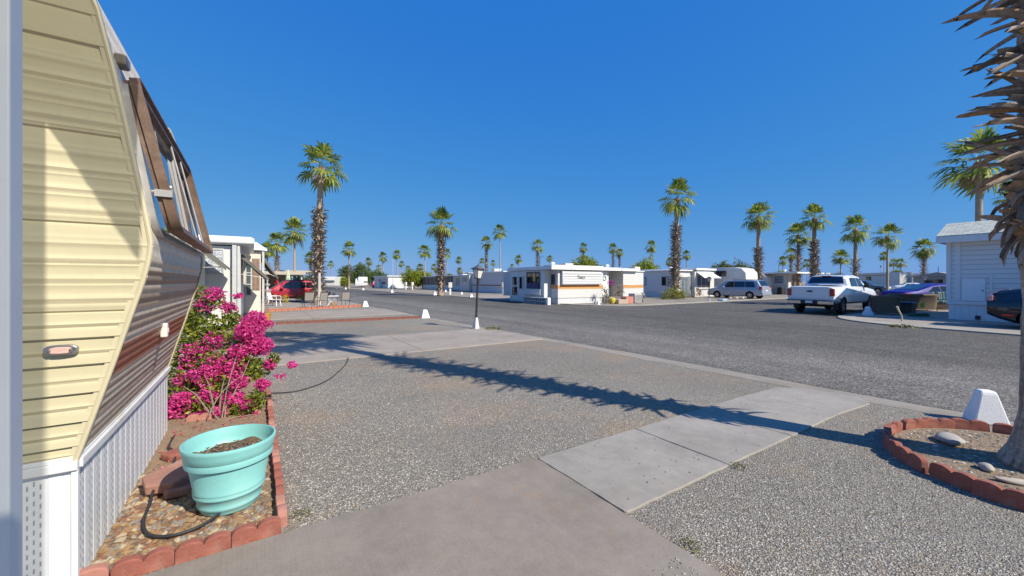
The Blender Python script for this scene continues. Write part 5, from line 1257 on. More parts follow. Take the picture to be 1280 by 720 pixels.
    def part(nm, m_, x0, x1, y0, y1, z0, z1, bev=.012): return MB().box(x0,x1,*sorted((y0,y1)),z0,z1).obj(nm, m_, root, bevel=bev)
    root_part[root.name] = part
    return root, part, sec
root_part = {}
# white pickup, crew cab, tailgate towards us
WP = paint('paint_white', (.74,.75,.77), 0, .25)
root, part, sec = vehicle('pickup_truck', 'white crew cab pickup truck parked with its tailgate towards the road', (22.95,8.4,0), 0, 5.9, 2.0,
    [(0,1.33),(.06,1.37),(1.78,1.40),(1.84,1.44),(2.0,1.78),(2.12,1.87),(2.6,1.93),(3.5,1.93),(3.85,1.88),(4.55,1.36),(4.7,1.31),(5.6,1.22),(5.85,1.12),(5.9,1.0)],
    [(0,1.28),(2,1.30),(4.5,1.26),(5.9,1.05)], [(0,.62),(.8,.50),(5.0,.48),(5.9,.42)], WP, [1.17,4.85], .40, [(2.28,3.2,.12,.0),(3.26,4.30,.0,.42)], (3.92,4.5), (1.87,2.09), .17, group='parked vehicles', cat='pickup truck', bed=(.10,1.74,.78,.85), clad=mat('rocker_tan', (.36,.35,.34), .5), spokes=6, endtaper=.03)
part('bumper', CHROME, -.12, .10, -.98, .98, .50, .68, .03); part('bumper_step', BLACKP, -.135, .0, -.36, .36, .505, .69, .02); part('bumper_pad', BLACKP, -.13, .09, -.96, .96, .665, .705, .01)
for sd in (-1, 1):
    part('tail_light', REDL, -.03, .10, sd*.80, sd*.985, .90, 1.26, .02); part('wheel_arch', BLACKP, .72, .78, sd*.985, sd*1.015, .40, .8, .01); part('mud_flap', BLACKP, .62, .64, sd*.7, sd*.95, .25, .6, .005)
tg = part('tailgate', WP, -.022, .03, -.785, .785, .74, 1.35, .02)
b = MB(); b.box(-.03,-.023,-.77,.77,1.28,1.33); b.box(-.027,-.0225,-.7,.7,.93,.945); b.obj('tailgate_crease', WP, tg)
b = MB(); pl = [(.155*math.cos(2*math.pi*i/28), .062*math.sin(2*math.pi*i/28)+1.13) for i in range(28)]
b.prism(pl, 'x', -.034, -.021); em = b.obj('emblem', CHROME, tg); b = MB(); b.prism([(p[0]*.88, 1.13+(p[1]-1.13)*.82) for p in pl], 'x', -.038, -.033); b.obj('emblem_face', mat('emblem_blue', (.02,.05,.2), .3), em)
b = MB(); [b.box(-.028,-.0222,.62-i*.07,.66-i*.07,1.10,1.135) for i in range(6)]; b.obj('badge', CHROME, tg)
part('plate', WHT, -.145, -.134, -.15, .15, .56, .67, .004); part('brake_light', REDL, 1.98, 2.06, -.2, .2, 1.86, 1.90, .01)
for sd in (-1, 1): part('door_handle', BLACKP, 2.42, 2.58, sd*1.0, sd*1.03, 1.12, 1.15, .005); part('door_handle', BLACKP, 3.38, 3.54, sd*1.0, sd*1.03, 1.12, 1.15, .005)
part('axle', BLACKP, 1.1, 1.25, -.8, .8, .33, .45); part('hitch', BLACKP, -.16, .3, -.06, .06, .42, .5)
# silver minivan
SV = paint('paint_silver', (.34,.38,.45), .3, .3)
root, part, sec = vehicle('minivan', 'silver blue minivan parked in the driveway by the fifth wheel camper', (39.2,17.7,0), R(90), 5.14, 1.95,
    [(0,1.05),(.03,1.08),(.12,1.15),(.42,1.64),(.6,1.72),(1.6,1.76),(2.9,1.74),(3.3,1.66),(4.15,1.12),(4.3,1.06),(4.95,.88),(5.14,.66)], [(0,1.0),(2.5,1.0),(4.1,.98),(5.14,.62)], [(0,.34),(.7,.25),(4.6,.24),(5.14,.3)], SV, [1.02,4.1], .335,
    [(.55,1.45,.22,.0),(1.5,2.45,0,0),(2.5,3.55,0,.45)], (3.32,4.12), (.14,.44), .2, clad=None)
for sd in (-1, 1): part('tail_light', REDL, -.02, .22, sd*.80, sd*.965, .86, 1.16, .03); part('headlight', CLEAR, 4.75, 5.02, sd*.62, sd*.92, .66, .82, .03); part('roof_rail', SV, .8, 2.7, sd*.62, sd*.66, 1.755, 1.80, .01); part('door_handle', CHROME, 1.7, 1.85, sd*.972, sd*.99, .9, .93, .005)
part('plate', WHT, -.02, -.001, -.15, .15, .72, .83, .004); part('bumper', SV, -.07, .12, -.88, .88, .36, .62, .05)
# red SUV
RP = paint('paint_red', (.36,.012,.025), .15, .25)
root, part, sec = vehicle('red_suv', 'red SUV parked nose in behind the sling chairs and shaggy palm', (4.6,35.9,0), R(180), 4.6, 1.85,
    [(0,1.08),(.05,1.12),(.12,1.18),(.45,1.62),(.6,1.68),(1.5,1.72),(2.3,1.69),(2.6,1.62),(3.35,1.12),(3.45,1.08),(4.3,.93),(4.6,.7)], [(0,1.02),(3.3,1.0),(4.6,.66)], [(0,.42),(.7,.3),(4.1,.3),(4.6,.36)], RP, [.9,3.65], .37,
    [(.5,1.05,.2,0),(1.1,1.95,0,0),(2.0,2.85,0,.42)], (2.64,3.32), (.14,.44), .2, clad=BLACKP)
for sd in (-1, 1): part('tail_light', REDL, -.02, .2, sd*.76, sd*.925, .9, 1.15, .03); part('headlight', CLEAR, 4.2, 4.5, sd*.6, sd*.88, .72, .88, .03)
part('roof_rail', BLACKP, .7, 2.4, .64, .68, 1.71, 1.75); part('roof_rail', BLACKP, .7, 2.4, -.68, -.64, 1.71, 1.75)
# blue sedan
BP = paint('paint_blue', (.012,.014,.22), .0, .45); [setattr(n_.inputs['Coat Weight'], 'default_value', .08) for n_ in BP.node_tree.nodes if n_.type == 'BSDF_PRINCIPLED']; [setattr(n_.inputs['Specular IOR Level'], 'default_value', .2) for n_ in BP.node_tree.nodes if n_.type == 'BSDF_PRINCIPLED']
root, part, sec = vehicle('blue_sedan', 'cobalt blue sedan parked behind the wicker sofas', (31.7,7.5,0), R(-33), 4.87, 1.85,
    [(0,.95),(.05,1.0),(.15,1.04),(.75,1.10),(1.0,1.18),(1.7,1.40),(2.2,1.46),(2.8,1.45),(3.1,1.38),(3.75,1.02),(3.85,.98),(4.6,.82),(4.87,.6)], [(0,.86),(1.0,.98),(3.7,.92),(4.87,.56)], [(0,.34),(.6,.22),(4.4,.2),(4.87,.28)], BP, [.98,3.83], .34,
    [(1.25,2.05,.45,0),(2.1,3.05,0,.42)], (3.12,3.72), (.8,1.62), .22)
for sd in (-1, 1): part('tail_light', REDL, -.015, .32, sd*.6, sd*.93, .80, .93, .03); part('headlight', CLEAR, 4.4, 4.75, sd*.55, sd*.87, .62, .75, .03); part('trim_strip', CHROME, 1.15, 3.2, sd*.9, sd*.915, .985, 1.0, .002)
# black hatchback in front of the grey house
KP = paint('paint_black', (.008,.008,.014), .1, .12)
root, part, sec = vehicle('black_hatchback', 'black hatchback with rear spoiler coloured as sunlit in front of the grey house', (21.85,2.55,0), R(-90), 4.45, 1.75,
    [(0,1.02),(.05,1.08),(.10,1.16),(.26,1.26),(.5,1.33),(1.3,1.47),(2.0,1.49),(2.5,1.42),(3.5,.98),(4.2,.8),(4.45,.6)], [(0,.92),(1.0,.98),(3.4,.9),(4.45,.55)], [(0,.5),(.25,.36),(.7,.2),(4,.2),(4.45,.3)], KP, [1.0,3.7], .32,
    [(.35,.85,.12,0),(.95,1.7,0,0),(1.75,2.6,0,.45)], (2.52,3.45), (.12,.48), .18)
b = MB(); b.prism([(-.02,1.22),(.0,1.26),(.45,1.36),(.5,1.33)], 'y', -.62, .62); b.obj('spoiler', mat('spoiler_sunlit', (.45,.45,.47), .2, coat=.8), root)  # pale grey stands in for sunlight on the black spoiler
for sd in (-1, 1): part('tail_light', mat('tail_clear', (.45,.25,.28), .15, coat=.6), .03, .15, sd*.72, sd*.872, .95, 1.15, .03); part('reflector', mat('reflector_red', (.62,.03,.02), .3), .34, .58, sd*.872, sd*.882, .46, .51, .005)
# background vehicles
x, y = spot(1112, 53)
GP = paint('paint_grey_blue', (.10,.14,.18), .3, .3)
root, part, sec = vehicle('grey_suv', 'dark grey blue SUV parked behind the white pickup, nose to the right', (x,y+4.7,0), R(-90), 4.7, 1.85,
    [(0,1.08),(.1,1.2),(.25,1.65),(.5,1.74),(1.8,1.76),(2.5,1.70),(3.2,1.15),(3.35,1.12),(4.4,1.02),(4.7,.75)], [(0,1.05),(3.2,1.04),(4.7,.7)], [(0,.45),(.7,.36),(4.2,.36),(4.7,.42)], GP, [.95,3.75], .37, [(.35,1.2,.1,0),(1.25,2.0,0,0),(2.05,2.75,0,.35)], (2.54,3.16), (.12,.27), .15)
for sd in (-1, 1): part('headlight', CLEAR, 4.4, 4.66, sd*.55, sd*.89, .74, .95, .03)
part('bumper', CHROME, 4.6, 4.76, -.85, .85, .46, .62, .03); part('grille', CLEAR, 4.62, 4.72, -.5, .5, .66, .9, .02)
sed = ([(0,.9),(.1,1.0),(.8,1.06),(1.5,1.38),(2.4,1.42),(2.7,1.36),(3.4,.98),(4.2,.82),(4.45,.6)], [(0,.85),(3.4,.9),(4.45,.55)], [(0,.35),(.6,.22),(4,.22),(4.45,.3)])
suvp = ([(0,1.05),(.08,1.2),(.3,1.66),(.6,1.74),(1.9,1.75),(2.5,1.66),(3.2,1.12),(4.2,.98),(4.55,.7)], [(0,1.03),(3.2,1.0),(4.55,.66)], [(0,.45),(.7,.33),(4.1,.33),(4.55,.4)])
x, y = spot(1116, 60); vehicle('white_car', 'small white car glimpsed between the grey SUV and blue sedan', (x,y,0), R(-60), 4.45, 1.75, *sed, WP, [.9,3.55], .32, [(.95,1.75,.4,0),(1.8,2.6,0,.4)], (2.72,3.36), (.85,1.45))
x, y = spot(582, 71); root, part, sec = vehicle('dark_suv', 'dark SUV parked between the screened home and maroon striped trailer', (x,y,0), R(15), 4.55, 1.85, *suvp, paint('paint_dark', (.02,.025,.03), .2, .2), [.9,3.6], .36, [(.4,1.2,.15,0),(1.25,2.0,0,0),(2.05,2.75,0,.35)], (2.54,3.16), (.1,.3))
for sd in (-1, 1): part('tail_light', REDL, -.02, .15, sd*.7, sd*.92, .9, 1.2, .02)
x, y = spot(464, 104); vehicle('red_van', 'red vehicle parked left of the plain white cabin across the road', (x,y,0), R(10), 4.55, 1.85, *suvp, RP, [.9,3.6], .36, [(.4,1.2,.15,0),(1.25,2.0,0,0),(2.05,2.75,0,.35)], (2.54,3.16), (.1,.3))
vehicle('dark_car', 'dark car under the carport behind the red SUV bonnet', (-1.0,44.5,0), R(200), 4.55, 1.85, *suvp, paint('paint_dark'), [.9,3.6], .36, [(.4,1.2,.15,0),(1.25,2.0,0,0),(2.05,2.75,0,.35)], (2.54,3.16), (.1,.3))

# ------------------------------------------------------------------ lamp posts
IRON = mat('iron_black', (.016,.016,.017), .45, var=.3, scale=15)
MILK = mat('lantern_pane', (.62,.60,.56), .25, var=.1)
lp = thing('lamp_post', 'black lamp post with four sided lantern, leaning at the end of the driveway', 'lamp post', (6.35,12.0,0), 0, 'black lamp posts')
b = MB(); b.lathe([(.045,.0),(.045,.3),(.04,.32),(.036,1.55),(.05,1.56),(.05,1.6),(.03,1.62),(.026,1.70)], 14); b.obj('pole', IRON, lp, smooth=True)
b = MB(); b.lathe([(.135,.0),(.125,.03),(.06,.36),(.05,.38)], 4); o = b.obj('base_skirt', mat('base_white', (.62,.62,.60), .6, var=.2, scale=9, dirt=(.3,.28,.25,.6)), lp); 
b = MB()
for a, c_, z0, z1 in ((.085,.085,1.70,1.72), (.145,.145,2.01,2.03)): b.box(-a,a,-c_,c_,z0,z1)
for sx in (-1,1):
    for sy in (-1,1): b.tube([(sx*.075,sy*.075,1.72),(sx*.132,sy*.132,2.01)], .009, 5)
lf_ = b.obj('lantern_frame', IRON, lp)
b = MB(); q0, q1 = .068, .124; vs = [(-q0,-q0,1.72),(q0,-q0,1.72),(q0,q0,1.72),(-q0,q0,1.72),(-q1,-q1,2.01),(q1,-q1,2.01),(q1,q1,2.01),(-q1,q1,2.01)]
b.add(vs, [(0,1,5,4),(1,2,6,5),(2,3,7,6),(3,0,4,7)]); b.obj('pane', MILK, lf_)
b = MB(); b.lathe([(.275,2.03),(.27,2.045),(.10,2.14),(.07,2.15),(.06,2.17),(.02,2.19),(.018,2.23),(0,2.25)], 4); b.v = [(x*math.cos(R(45))-y*math.sin(R(45)), x*math.sin(R(45))+y*math.cos(R(45)), z) for x, y, z in b.v]; b.obj('lantern_roof', mat('iron_grey', (.10,.11,.13), .5), lp)
lp.rotation_euler = (R(-1.0), R(4.2), R(12)); o.rotation_euler = (0,0,R(45))
l2 = dup(lp, (29.8,17.6,0), R(20), 'black lamp post standing at the kerb in front of the silver minivan', (1,1,.92)); l2.rotation_euler = (0,0,R(20))
x, y = spot(1156, 55); l3 = dup(lp, (x,y,0), R(20), 'lantern post showing above the blue sedan roof', (1.4,1.4,1.05)); l3.rotation_euler = (0,0,0)
# ------------------------------------------------------------------ utility posts and poles
up = thing('utility_post', 'white utility post with meter box beside the maroon striped trailer', 'utility post', (25.9,42,0), 0, 'white utility posts')
b = MB(); b.box(-.1,.1,-.1,.1,0,1.25); b.obj('post', WHT, up, bevel=.01); MB().box(-.22,.16,-.22,.22,.85,1.5).obj('meter_box', mat('box_cream', (.68,.65,.58), .5), up, bevel=.02)
x, y = spot(629, 50.5); up.location = (x,y,0)
x, y = spot(562.8, 49); dup(up, (x,y,0), 1.2, 'white utility post standing right of the shaggy roadside palm')
x, y = spot(507, 80); dup(up, (x,y,0), .5, 'white utility post left in front of the citrus trees')
x, y = spot(515.5, 80); dup(up, (x,y,0), 1.5, 'white utility post right in front of the citrus trees')
x, y = spot(567, 47); 
def pole(px, d, h_, label, head=True, m=None, r_=.05):
    x, y = spot(px, d); t_ = thing('light_pole', label, 'pole', (x,y,0), 0); b = MB(); b.tube([(0,0,0),(0,0,h_)], [r_,r_*.7], 8); b.obj('pole', m or mat('pole_grey', (.35,.36,.37), .5), t_)
    if head: b = MB(); b.tube([(0,0,h_),(.0,0,h_+.35)], .16, 8); b.obj('lamp_head', IRON, t_)
    return t_
pole(1101, 110, 5.6, 'thin distant light pole right of the grey SUV'); pole(491, 84, 6.3, 'thin pale flagpole beside the white cabin corner', False, FRW, .06)
pole(399, 27, 2.2, 'weathered white post beside the tall shaggy palm trunk', False, mat('post_worn', (.5,.47,.43), .8, var=.2), .12)
pole(1173, 62, 3.9, 'short vent pole on the tan roof over the blue car', False, IRON, .05)

# ------------------------------------------------------------------ brick rows across the gravel lots
BRD = mat('brick_dark', (.19,.075,.06), .9, var=.3, scale=6, dirt=(.3,.22,.18,.6)); BRO = mat('brick_orange', (.43,.15,.095), .9, var=.2, scale=6, dirt=(.48,.35,.27,.5))
n = 18
for i in range(n): 
    edging(.75+i*.302, 17.25-.03*i+random.uniform(-.02,.02), R(-3+random.uniform(-3,3)), 'dark red scalloped brick in the row ending at the white block before the lamp post', 'dark red brick row', 2, BRD, .11)
    edging(.75+i*.302, 17.52-.03*i+random.uniform(-.02,.02), R(-3+random.uniform(-3,3)), 'dark red scalloped brick in the row ending at the white block before the lamp post', 'dark red brick row', 2, BRD, .09)
for i in range(20): edging(-.2+i*.305, 24.4+.105*i+random.uniform(-.02,.02), R(19+random.uniform(-3,3)), 'orange red scalloped brick in the long row in front of the sling chairs', 'orange red brick row', 2, BRO, .15)

# ------------------------------------------------------------------ chairs, table, garden things by the red SUV
SLG = mat('sling_taupe', (.26,.235,.215), .8, var=.1, scale=30)
def sling():
    t_ = thing('sling_chair', 'taupe sling patio chair, leftmost of the three behind the orange brick row', 'chair', (2.85,27.1,0), 0, 'sling patio chairs')
    b = MB()
    for sx in (-.27,.27): b.tube([(sx,-.22,0),(sx,-.25,.45),(sx*.98,-.32,.95)], .014, 6); b.tube([(sx,.25,0),(sx,.27,.62),(sx,-.27,.64)], .014, 6); b.tube([(sx,-.25,.42),(sx,.27,.42)], .012, 6)
    b.tube([(-.265,-.32,.95),(.265,-.32,.95)], .014, 6); b.obj('frame', IRON, t_, smooth=True)
    g_ = MB(); g_.add([(-.255,-.245,.46),(.255,-.245,.46),(.25,-.315,.93),(-.25,-.315,.93)], [(0,1,2,3)]); g_.obj('backrest', SLG, t_); g_ = MB(); g_.add([(-.255,-.245,.43),(.255,-.245,.43),(.255,.26,.44),(-.255,.26,.44)], [(0,1,2,3)]); g_.obj('seat', SLG, t_)
    return t_
c1 = sling(); c1.rotation_euler = (0,0,R(8))
dup(c1, (3.5,26.75,0), R(30), 'taupe sling patio chair, middle of the three, turned towards the small table'); dup(c1, (4.8,26.75,0), R(20), 'taupe sling patio chair nearest the road, right of the small table')
tb = thing('folding_table', 'small white folding table between the sling chairs', 'table', (4.1,27.0,0)); MB().box(-.42,.42,-.3,.3,.68,.72).obj('top', WHT, tb, bevel=.01)
for sx in (-1,1): b = MB(); b.tube([(sx*.3,-.25,0),(-sx*.25,.25,.68)], .014, 6); b.tube([(-sx*.3,.25,0),(sx*.3,-.25,.68)], .014, 6); b.obj('leg', WHT, tb)
b = MB(); b.lathe([(0,0),(.09,0),(.14,.1),(.16,.2),(.12,.28),(0,.3)], 14); tag(b.obj('kettle_grill', IRON, smooth=True, loc=(3.95,27.0,.72)), 'small black grill on the folding table', 'grill')
b = MB(); b.lathe([(0,0),(.08,0),(.1,.12),(.06,.2),(0,.22)], 12); tag(b.obj('jug', mat('jug_dark', (.05,.05,.055), .4), smooth=True, loc=(4.3,27.05,.72)), 'dark jug on the right end of the folding table', 'jug')
for i, (xx, yy, zz_) in enumerate(((4.0,26.4,0), (4.18,26.45,0), (4.36,26.38,0), (4.1,26.42,.16), (4.27,26.42,.16))):
    b = MB(); b.tube([(0,-.18,.09),(0,.18,.09)], .085, 9); tag(b.obj('firewood_log', mat('log_wood', (.36,.23,.13), .9, var=.3, scale=12), loc=(xx,yy,zz_)), 'split firewood log in the small stack under the folding table', 'log', 'firewood under the table')
# white plastic chair
pc_ = thing('plastic_chair', 'white plastic garden chair in front of the red SUV bonnet', 'chair', (1.2,30.2,0), R(60)); PLW = mat('plastic_white', (.8,.8,.8), .4, var=.04)
b = MB(); b.box(-.25,.25,-.25,.25,.42,.45); b.obj('seat', PLW, pc_, bevel=.01); b = MB(); b.add([(-.25,.24,.45),(.25,.24,.45),(.22,.36,.88),(-.22,.36,.88),(-.25,.27,.45),(.25,.27,.45),(.22,.39,.88),(-.22,.39,.88)], [(0,1,2,3),(7,6,5,4),(0,4,5,1),(1,5,6,2),(2,6,7,3),(3,7,4,0)]); b.obj('backrest', PLW, pc_)
for sx in (-1,1):
    for sy in (-1,1): b = MB(); b.tube([(sx*.23,sy*.23,.44),(sx*.28,sy*.28,0)], .025, 6); b.obj('leg', PLW, pc_)
    b = MB(); b.tube([(sx*.28,-.28,.42),(sx*.28,-.26,.65),(sx*.27,.3,.68)], .022, 6); b.obj('arm', PLW, pc_)
# yellow pot with sticks
yp = thing('flower_pot', 'mustard yellow pot with bare twigs on the gravel near the dark brick row', 'pot', (.45,18.9,0)); b = MB(); b.lathe([(0,0),(.13,0),(.15,.05),(.185,.27),(.205,.28),(.205,.33),(.18,.33),(.175,.28),(0,.27)], 20); b.obj('shell', mat('pot_mustard', (.50,.25,.03), .5, var=.15, scale=8), yp, smooth=True, angle=50)
b = MB(); rq = random.Random(3)
for i in range(7): b.tube([(rq.uniform(-.06,.06),rq.uniform(-.06,.06),.27),(rq.uniform(-.12,.12),rq.uniform(-.12,.12),rq.uniform(.5,.8))], .008, 5)
b.obj('twigs', mat('stem_grey'), yp)
# closed umbrellas and garden ornament
def umbrella(x, y, m, label, h_=2.2):
    t_ = thing('closed_umbrella', label, 'umbrella', (x,y,0)); b = MB(); b.tube([(0,0,0),(0,0,h_)], .025, 8); b.obj('pole', FRW, t_); b = MB(); n_ = 16
    prof_ = [(.03,h_),(.09,h_-.25),(.14,h_-.7),(.17,h_-1.05),(.12,h_-1.12)]
    b.lathe(prof_, n_); b.v = [(x_*(1+.22*math.cos(8*math.atan2(y_, x_))), y_*(1+.22*math.cos(8*math.atan2(y_, x_))), z_) for x_, y_, z_ in b.v]; b.obj('canopy', m, t_, smooth=True); MB().lathe([(.25,0),(.25,.06),(.05,.12)], 16).obj('base', IRON, t_); return t_
x, y = spot(345.5, 36); umbrella(x, y, mat('cloth_red', (.55,.04,.03), .8), 'closed red patio umbrella behind the red SUV bonnet', 2.25)
x, y = spot(360, 38); umbrella(x, y, mat('cloth_lime', (.55,.6,.4), .8), 'closed pale green patio umbrella right of the red one', 2.75)
x, y = spot(334, 29); b = MB(); b.lathe([(0,0),(.3,0),(.32,.06),(.2,.12),(.12,.6),(.16,.75),(.38,.95),(.4,1.0),(.12,.98),(.08,1.2),(.24,1.36),(.25,1.4),(.06,1.42),(.05,1.6),(.10,1.7),(.05,1.82),(0,1.85)], 20)
b.v = [(q[0]*.8,q[1]*.8,q[2]*1.02) for q in b.v]
tag(b.obj('garden_fountain', mat('stone_pale', (.5,.5,.49), .8, var=.1), smooth=True, loc=(x,y,0)), 'pale grey tiered garden fountain at the red SUV bonnet', 'fountain')
for px, d, c_, lab in ((319,24.5,(.6,.3,.02),'yellow orange flowers growing against the neighbouring home corner post'), (341,29,(.75,.4,.1),'orange yellow flowers by the red SUV front wheel'), (336,28.5,(.4,.32,.3),'small dull plant by the white plastic chair'), (347,29,(.5,.38,.36),'pinkish plant in front of the red SUV front wheel'), (356,29.5,(.75,.6,.05),'low yellow flower clump beside the red SUV door'), (374,30,(.42,.34,.06),'olive yellow plant by the leftmost sling chair')):
    x, y = spot(px, d); leafy('flowering_plant', lab, 'plant', x, y, [(0,0,.28,.25),(.1,0,.45,.18)] if px != 319 else [(0,0,.3,.25),(0,0,.7,.25),(0,0,1.1,.2)], 170, .09, leafmat('petal_%d' % px, tuple(v*.5 for v in c_), c_), None, px)

# ------------------------------------------------------------------ wicker set by the grey house
WK = mat('wicker_brown', (.15,.11,.075), .75, var=.3, scale=55, bump=.6, bscale=90)
def sofa(x, y, rz, w_, label, cush=None, group='wicker patio furniture'):
    t_ = thing('wicker_sofa', label, 'sofa', (x,y,0), rz, group); hw = w_/2
    # one woven wall wraps round the back and both arms, highest at the back, with a rolled rim
    path = [(hw,.42),(hw,.1),(hw,-.18)]+[(hw-.26+.26*math.cos(R(a)), -.2-.24*math.sin(R(a))) for a in (20,40,60,80)]+[(hw*.3,-.45),(-hw*.3,-.45)]
    path += [(-hw+.26-.26*math.cos(R(a)), -.2-.24*math.sin(R(a))) for a in (80,60,40,20)]+[(-hw,-.18),(-hw,.1),(-hw,.42)]
    b = MB(); K = 9; n_ = len(path)
    for i, (px_a, py_a) in enumerate(path):
        dx, dy = (path[min(i+1,n_-1)][0]-path[max(i-1,0)][0], path[min(i+1,n_-1)][1]-path[max(i-1,0)][1]); l_ = math.hypot(dx, dy); nx, ny = -dy/l_, dx/l_
        if nx*px_a+ny*(py_a-.1) < 0: nx, ny = -nx, -ny
        h_ = .62+.26*max(0, min(1, (.12-py_a)/.5))**.8
        for o_, z_ in ((-.02,.07),(.0,.3),(.03,h_-.12),(.075,h_-.05),(.06,h_),(.0,h_+.02),(-.06,h_-.01),(-.07,h_-.08),(-.08,.3)): b.v.append((px_a+nx*o_, py_a+ny*o_, z_))
    b.f = [(i*K+j, i*K+j+1, (i+1)*K+j+1, (i+1)*K+j) for i in range(n_-1) for j in range(K-1)]+[tuple(range(K)), tuple((n_-1)*K+j for j in range(K))[::-1]]; b.mi = [0]*len(b.f)
    b.obj('backrest', WK, t_, smooth=True, angle=60)
    MB().box(-hw+.09,hw-.09,-.36,.40,.08,.36).obj('seat', WK, t_, bevel=.03)
    for sx in (-1,1):
        for yy in (-.36,.38): b = MB(); b.tube([(sx*(hw-.03),yy,0),(sx*(hw-.03),yy,.12)], .03, 6); b.obj('leg', mat('leg_wood', (.3,.22,.14), .7), t_)
    if cush:
        k = 2
        for i in range(k):
            x0 = -hw+.12+i*(w_-.24)/k; x1 = x0+(w_-.24)/k-.01; b = MB(); b.box(x0+.01,x1,-.20,.42,.361,.50); b.obj('cushion', cush, t_, bevel=.05)
            b = MB(); b.add([(x0+.01,-.20,.50),(x1,-.20,.50),(x1,-.30,.98),(x0+.01,-.30,.98),(x0+.01,-.04,.51),(x1,-.04,.51),(x1,-.17,.98),(x0+.01,-.17,.98)], [(0,1,2,3),(7,6,5,4),(0,4,5,1),(1,5,6,2),(2,6,7,3),(3,7,4,0)]); b.obj('cushion', cush, t_, bevel=.05)
    return t_
st = newmat('cushion_stripe'); sx_ = st.sep(); f = st.math('FRACT', st.math('MULTIPLY', sx_[0], 3.2)); st.base(st.ramp(f, [(0,(.02,.09,.16)),(.2,(.30,.30,.10)),(.32,(.03,.20,.26)),(.5,(.36,.34,.22)),(.6,(.02,.06,.14)),(.8,(.05,.22,.24)),(.92,(.33,.29,.10))], 'CONSTANT')); st.set(Roughness=.9)
sofa(25.55,6.75,R(-65),1.0,'brown wicker armchair with its back to the road, right of the pickup'); sofa(28.0,5.55,R(-75),2.2,'long brown wicker sofa with its back to the blue sedan'); sofa(28.9,4.35,R(90),1.45,'brown wicker settee with blue and green striped cushions against the grey house', st.m)
for o_, (px, d) in zip([o for o in COL.objects if o.name.startswith('wicker_sofa')], ((1107,19.2),(1135,21.8),(1171,22.5))): x, y = spot(px, d); o_.location = (x,y,.04)
sf = [o for o in COL.objects if o.name.startswith('wicker_sofa')]; sf[0].rotation_euler = (0,0,R(-75)); sf[1].rotation_euler = (0,0,R(-150)+R(100)); sf[2].rotation_euler = (0,0,R(118))
x, y = spot(1134, 19.6); st_ = thing('side_table', 'dark low side table with blue top between the wicker seats', 'table', (x,y,.04)); MB().box(-.42,.42,-.3,.3,.5,.56).obj('top', mat('table_blue', (.04,.07,.16), .5), st_, bevel=.01); MB().box(-.34,.34,-.24,.24,.02,.499).obj('base', mat('wicker_dark', (.06,.055,.05), .8), st_, bevel=.01)
x, y = spot(1153, 20); b = MB(); b.lathe([(0,0),(.08,0),(.1,.2),(.08,.3),(0,.32)], 10); tag(b.obj('watering_can', mat('can_yellow', (.55,.48,.05), .5), loc=(x,y,.3)), 'yellow bottle shape beside the long wicker sofa arm', 'bottle')
b = MB(); x, y = spot(1148, 17.6)
b.tube([(.34*math.cos(a)*(1+.08*math.sin(a*3.1)), .34*math.sin(a)*(1+.06*math.cos(a*2.3)), .06+.03*(a/6.28)) for a in [i*.35 for i in range(72)]], .02, 6); b.tube([(.3,0,.06),(.7,-.1,.05),(1.1,.15,.05),(1.0,.4,.05),(.6,.3,.05)], .02, 6); tag(b.obj('hose_coil', mat('hose_green', (.02,.09,.05), .5), smooth=True, loc=(x,y,.02)), 'coiled dark green garden hose on the yard in front of the wicker sofas', 'hose')
x, y = spot(1085, 18.3); b = MB(); b.lathe([(0,0),(.2,0),(.21,.1),(.13,.22),(.11,.28),(.12,.34),(.06,.42),(0,.43)], 14); tag(b.obj('garden_ornament', mat('ornament_white', (.62,.68,.76), .6, var=.1), smooth=True, loc=(x,y,.04)), 'small pale blue white ornament on the kerb between pickup and wicker armchair', 'ornament')
x, y = spot(1128, 15.6); b = MB(); b.tube([(0,0,0),(.02,.02,.25),(-.05,.1,.5),(-.12,.12,.62)], [.03,.025,.03,.04], 7); tag(b.obj('dry_stalk', mat('stalk_pale', (.5,.45,.32), .8), smooth=True, loc=(x,y,.0)), 'pale dry plant stalk standing in front of the wicker seats', 'plant')

# ------------------------------------------------------------------ pots and boxes along the corner home
def potthing(name, label, cat, px, d, prof_, m, z=0, s_=1, plant=None):
    x, y = spot(px, d); b = MB(); b.lathe([(r_*s_, z_*s_) for r_, z_ in prof_], 16); return tag(b.obj(name, m, smooth=True, loc=(x,y,z)), label, cat)
potp = [(0,0),(.16,0),(.22,.3),(.24,.32),(.2,.32),(0,.28)]
potthing('flower_pot', 'yellow round pot at the foot of the corner home steps', 'pot', 765, 28.6, [(0,0),(.15,.02),(.26,.2),(.24,.4),(.14,.46),(0,.44)], mat('pot_yellow', (.6,.48,.08), .5))
x, y = spot(776, 28.8); tag(MB().box(-.5,.5,-.25,.25,0,.32).obj('planter_box', mat('planter_tan', (.42,.33,.26), .8, var=.15), loc=(x,y,0), bevel=.02), 'tan wooden planter box beside the yellow round pot', 'planter')
x, y = spot(784, 29.2); tag(MB().box(-.4,.4,-.25,.25,0,.5).obj('planter_box', mat('planter_red', (.48,.2,.15), .8, var=.15), loc=(x,y,0), bevel=.02), 'terracotta red planter box right of the tan one', 'planter')
leafy('potted_plant', 'dry brown potted plant behind the tan planter box', 'plant', *spot(774, 30), [(0,0,.75,.3),(.2,0,1.0,.3),(-.3,0,.6,.25)], 300, .1, leafmat('leaf_dry', (.16,.10,.06), (.42,.33,.25)), None, 61)
leafy('potted_plant', 'grey leaved plant beside the corner home step rail', 'plant', *spot(756.5, 28.6), [(0,0,.3,.3),(.1,0,.6,.25),(-.1,0,.9,.2)], 260, .09, leafmat('leaf_grey', (.12,.12,.10), (.35,.33,.3)), None, 62)
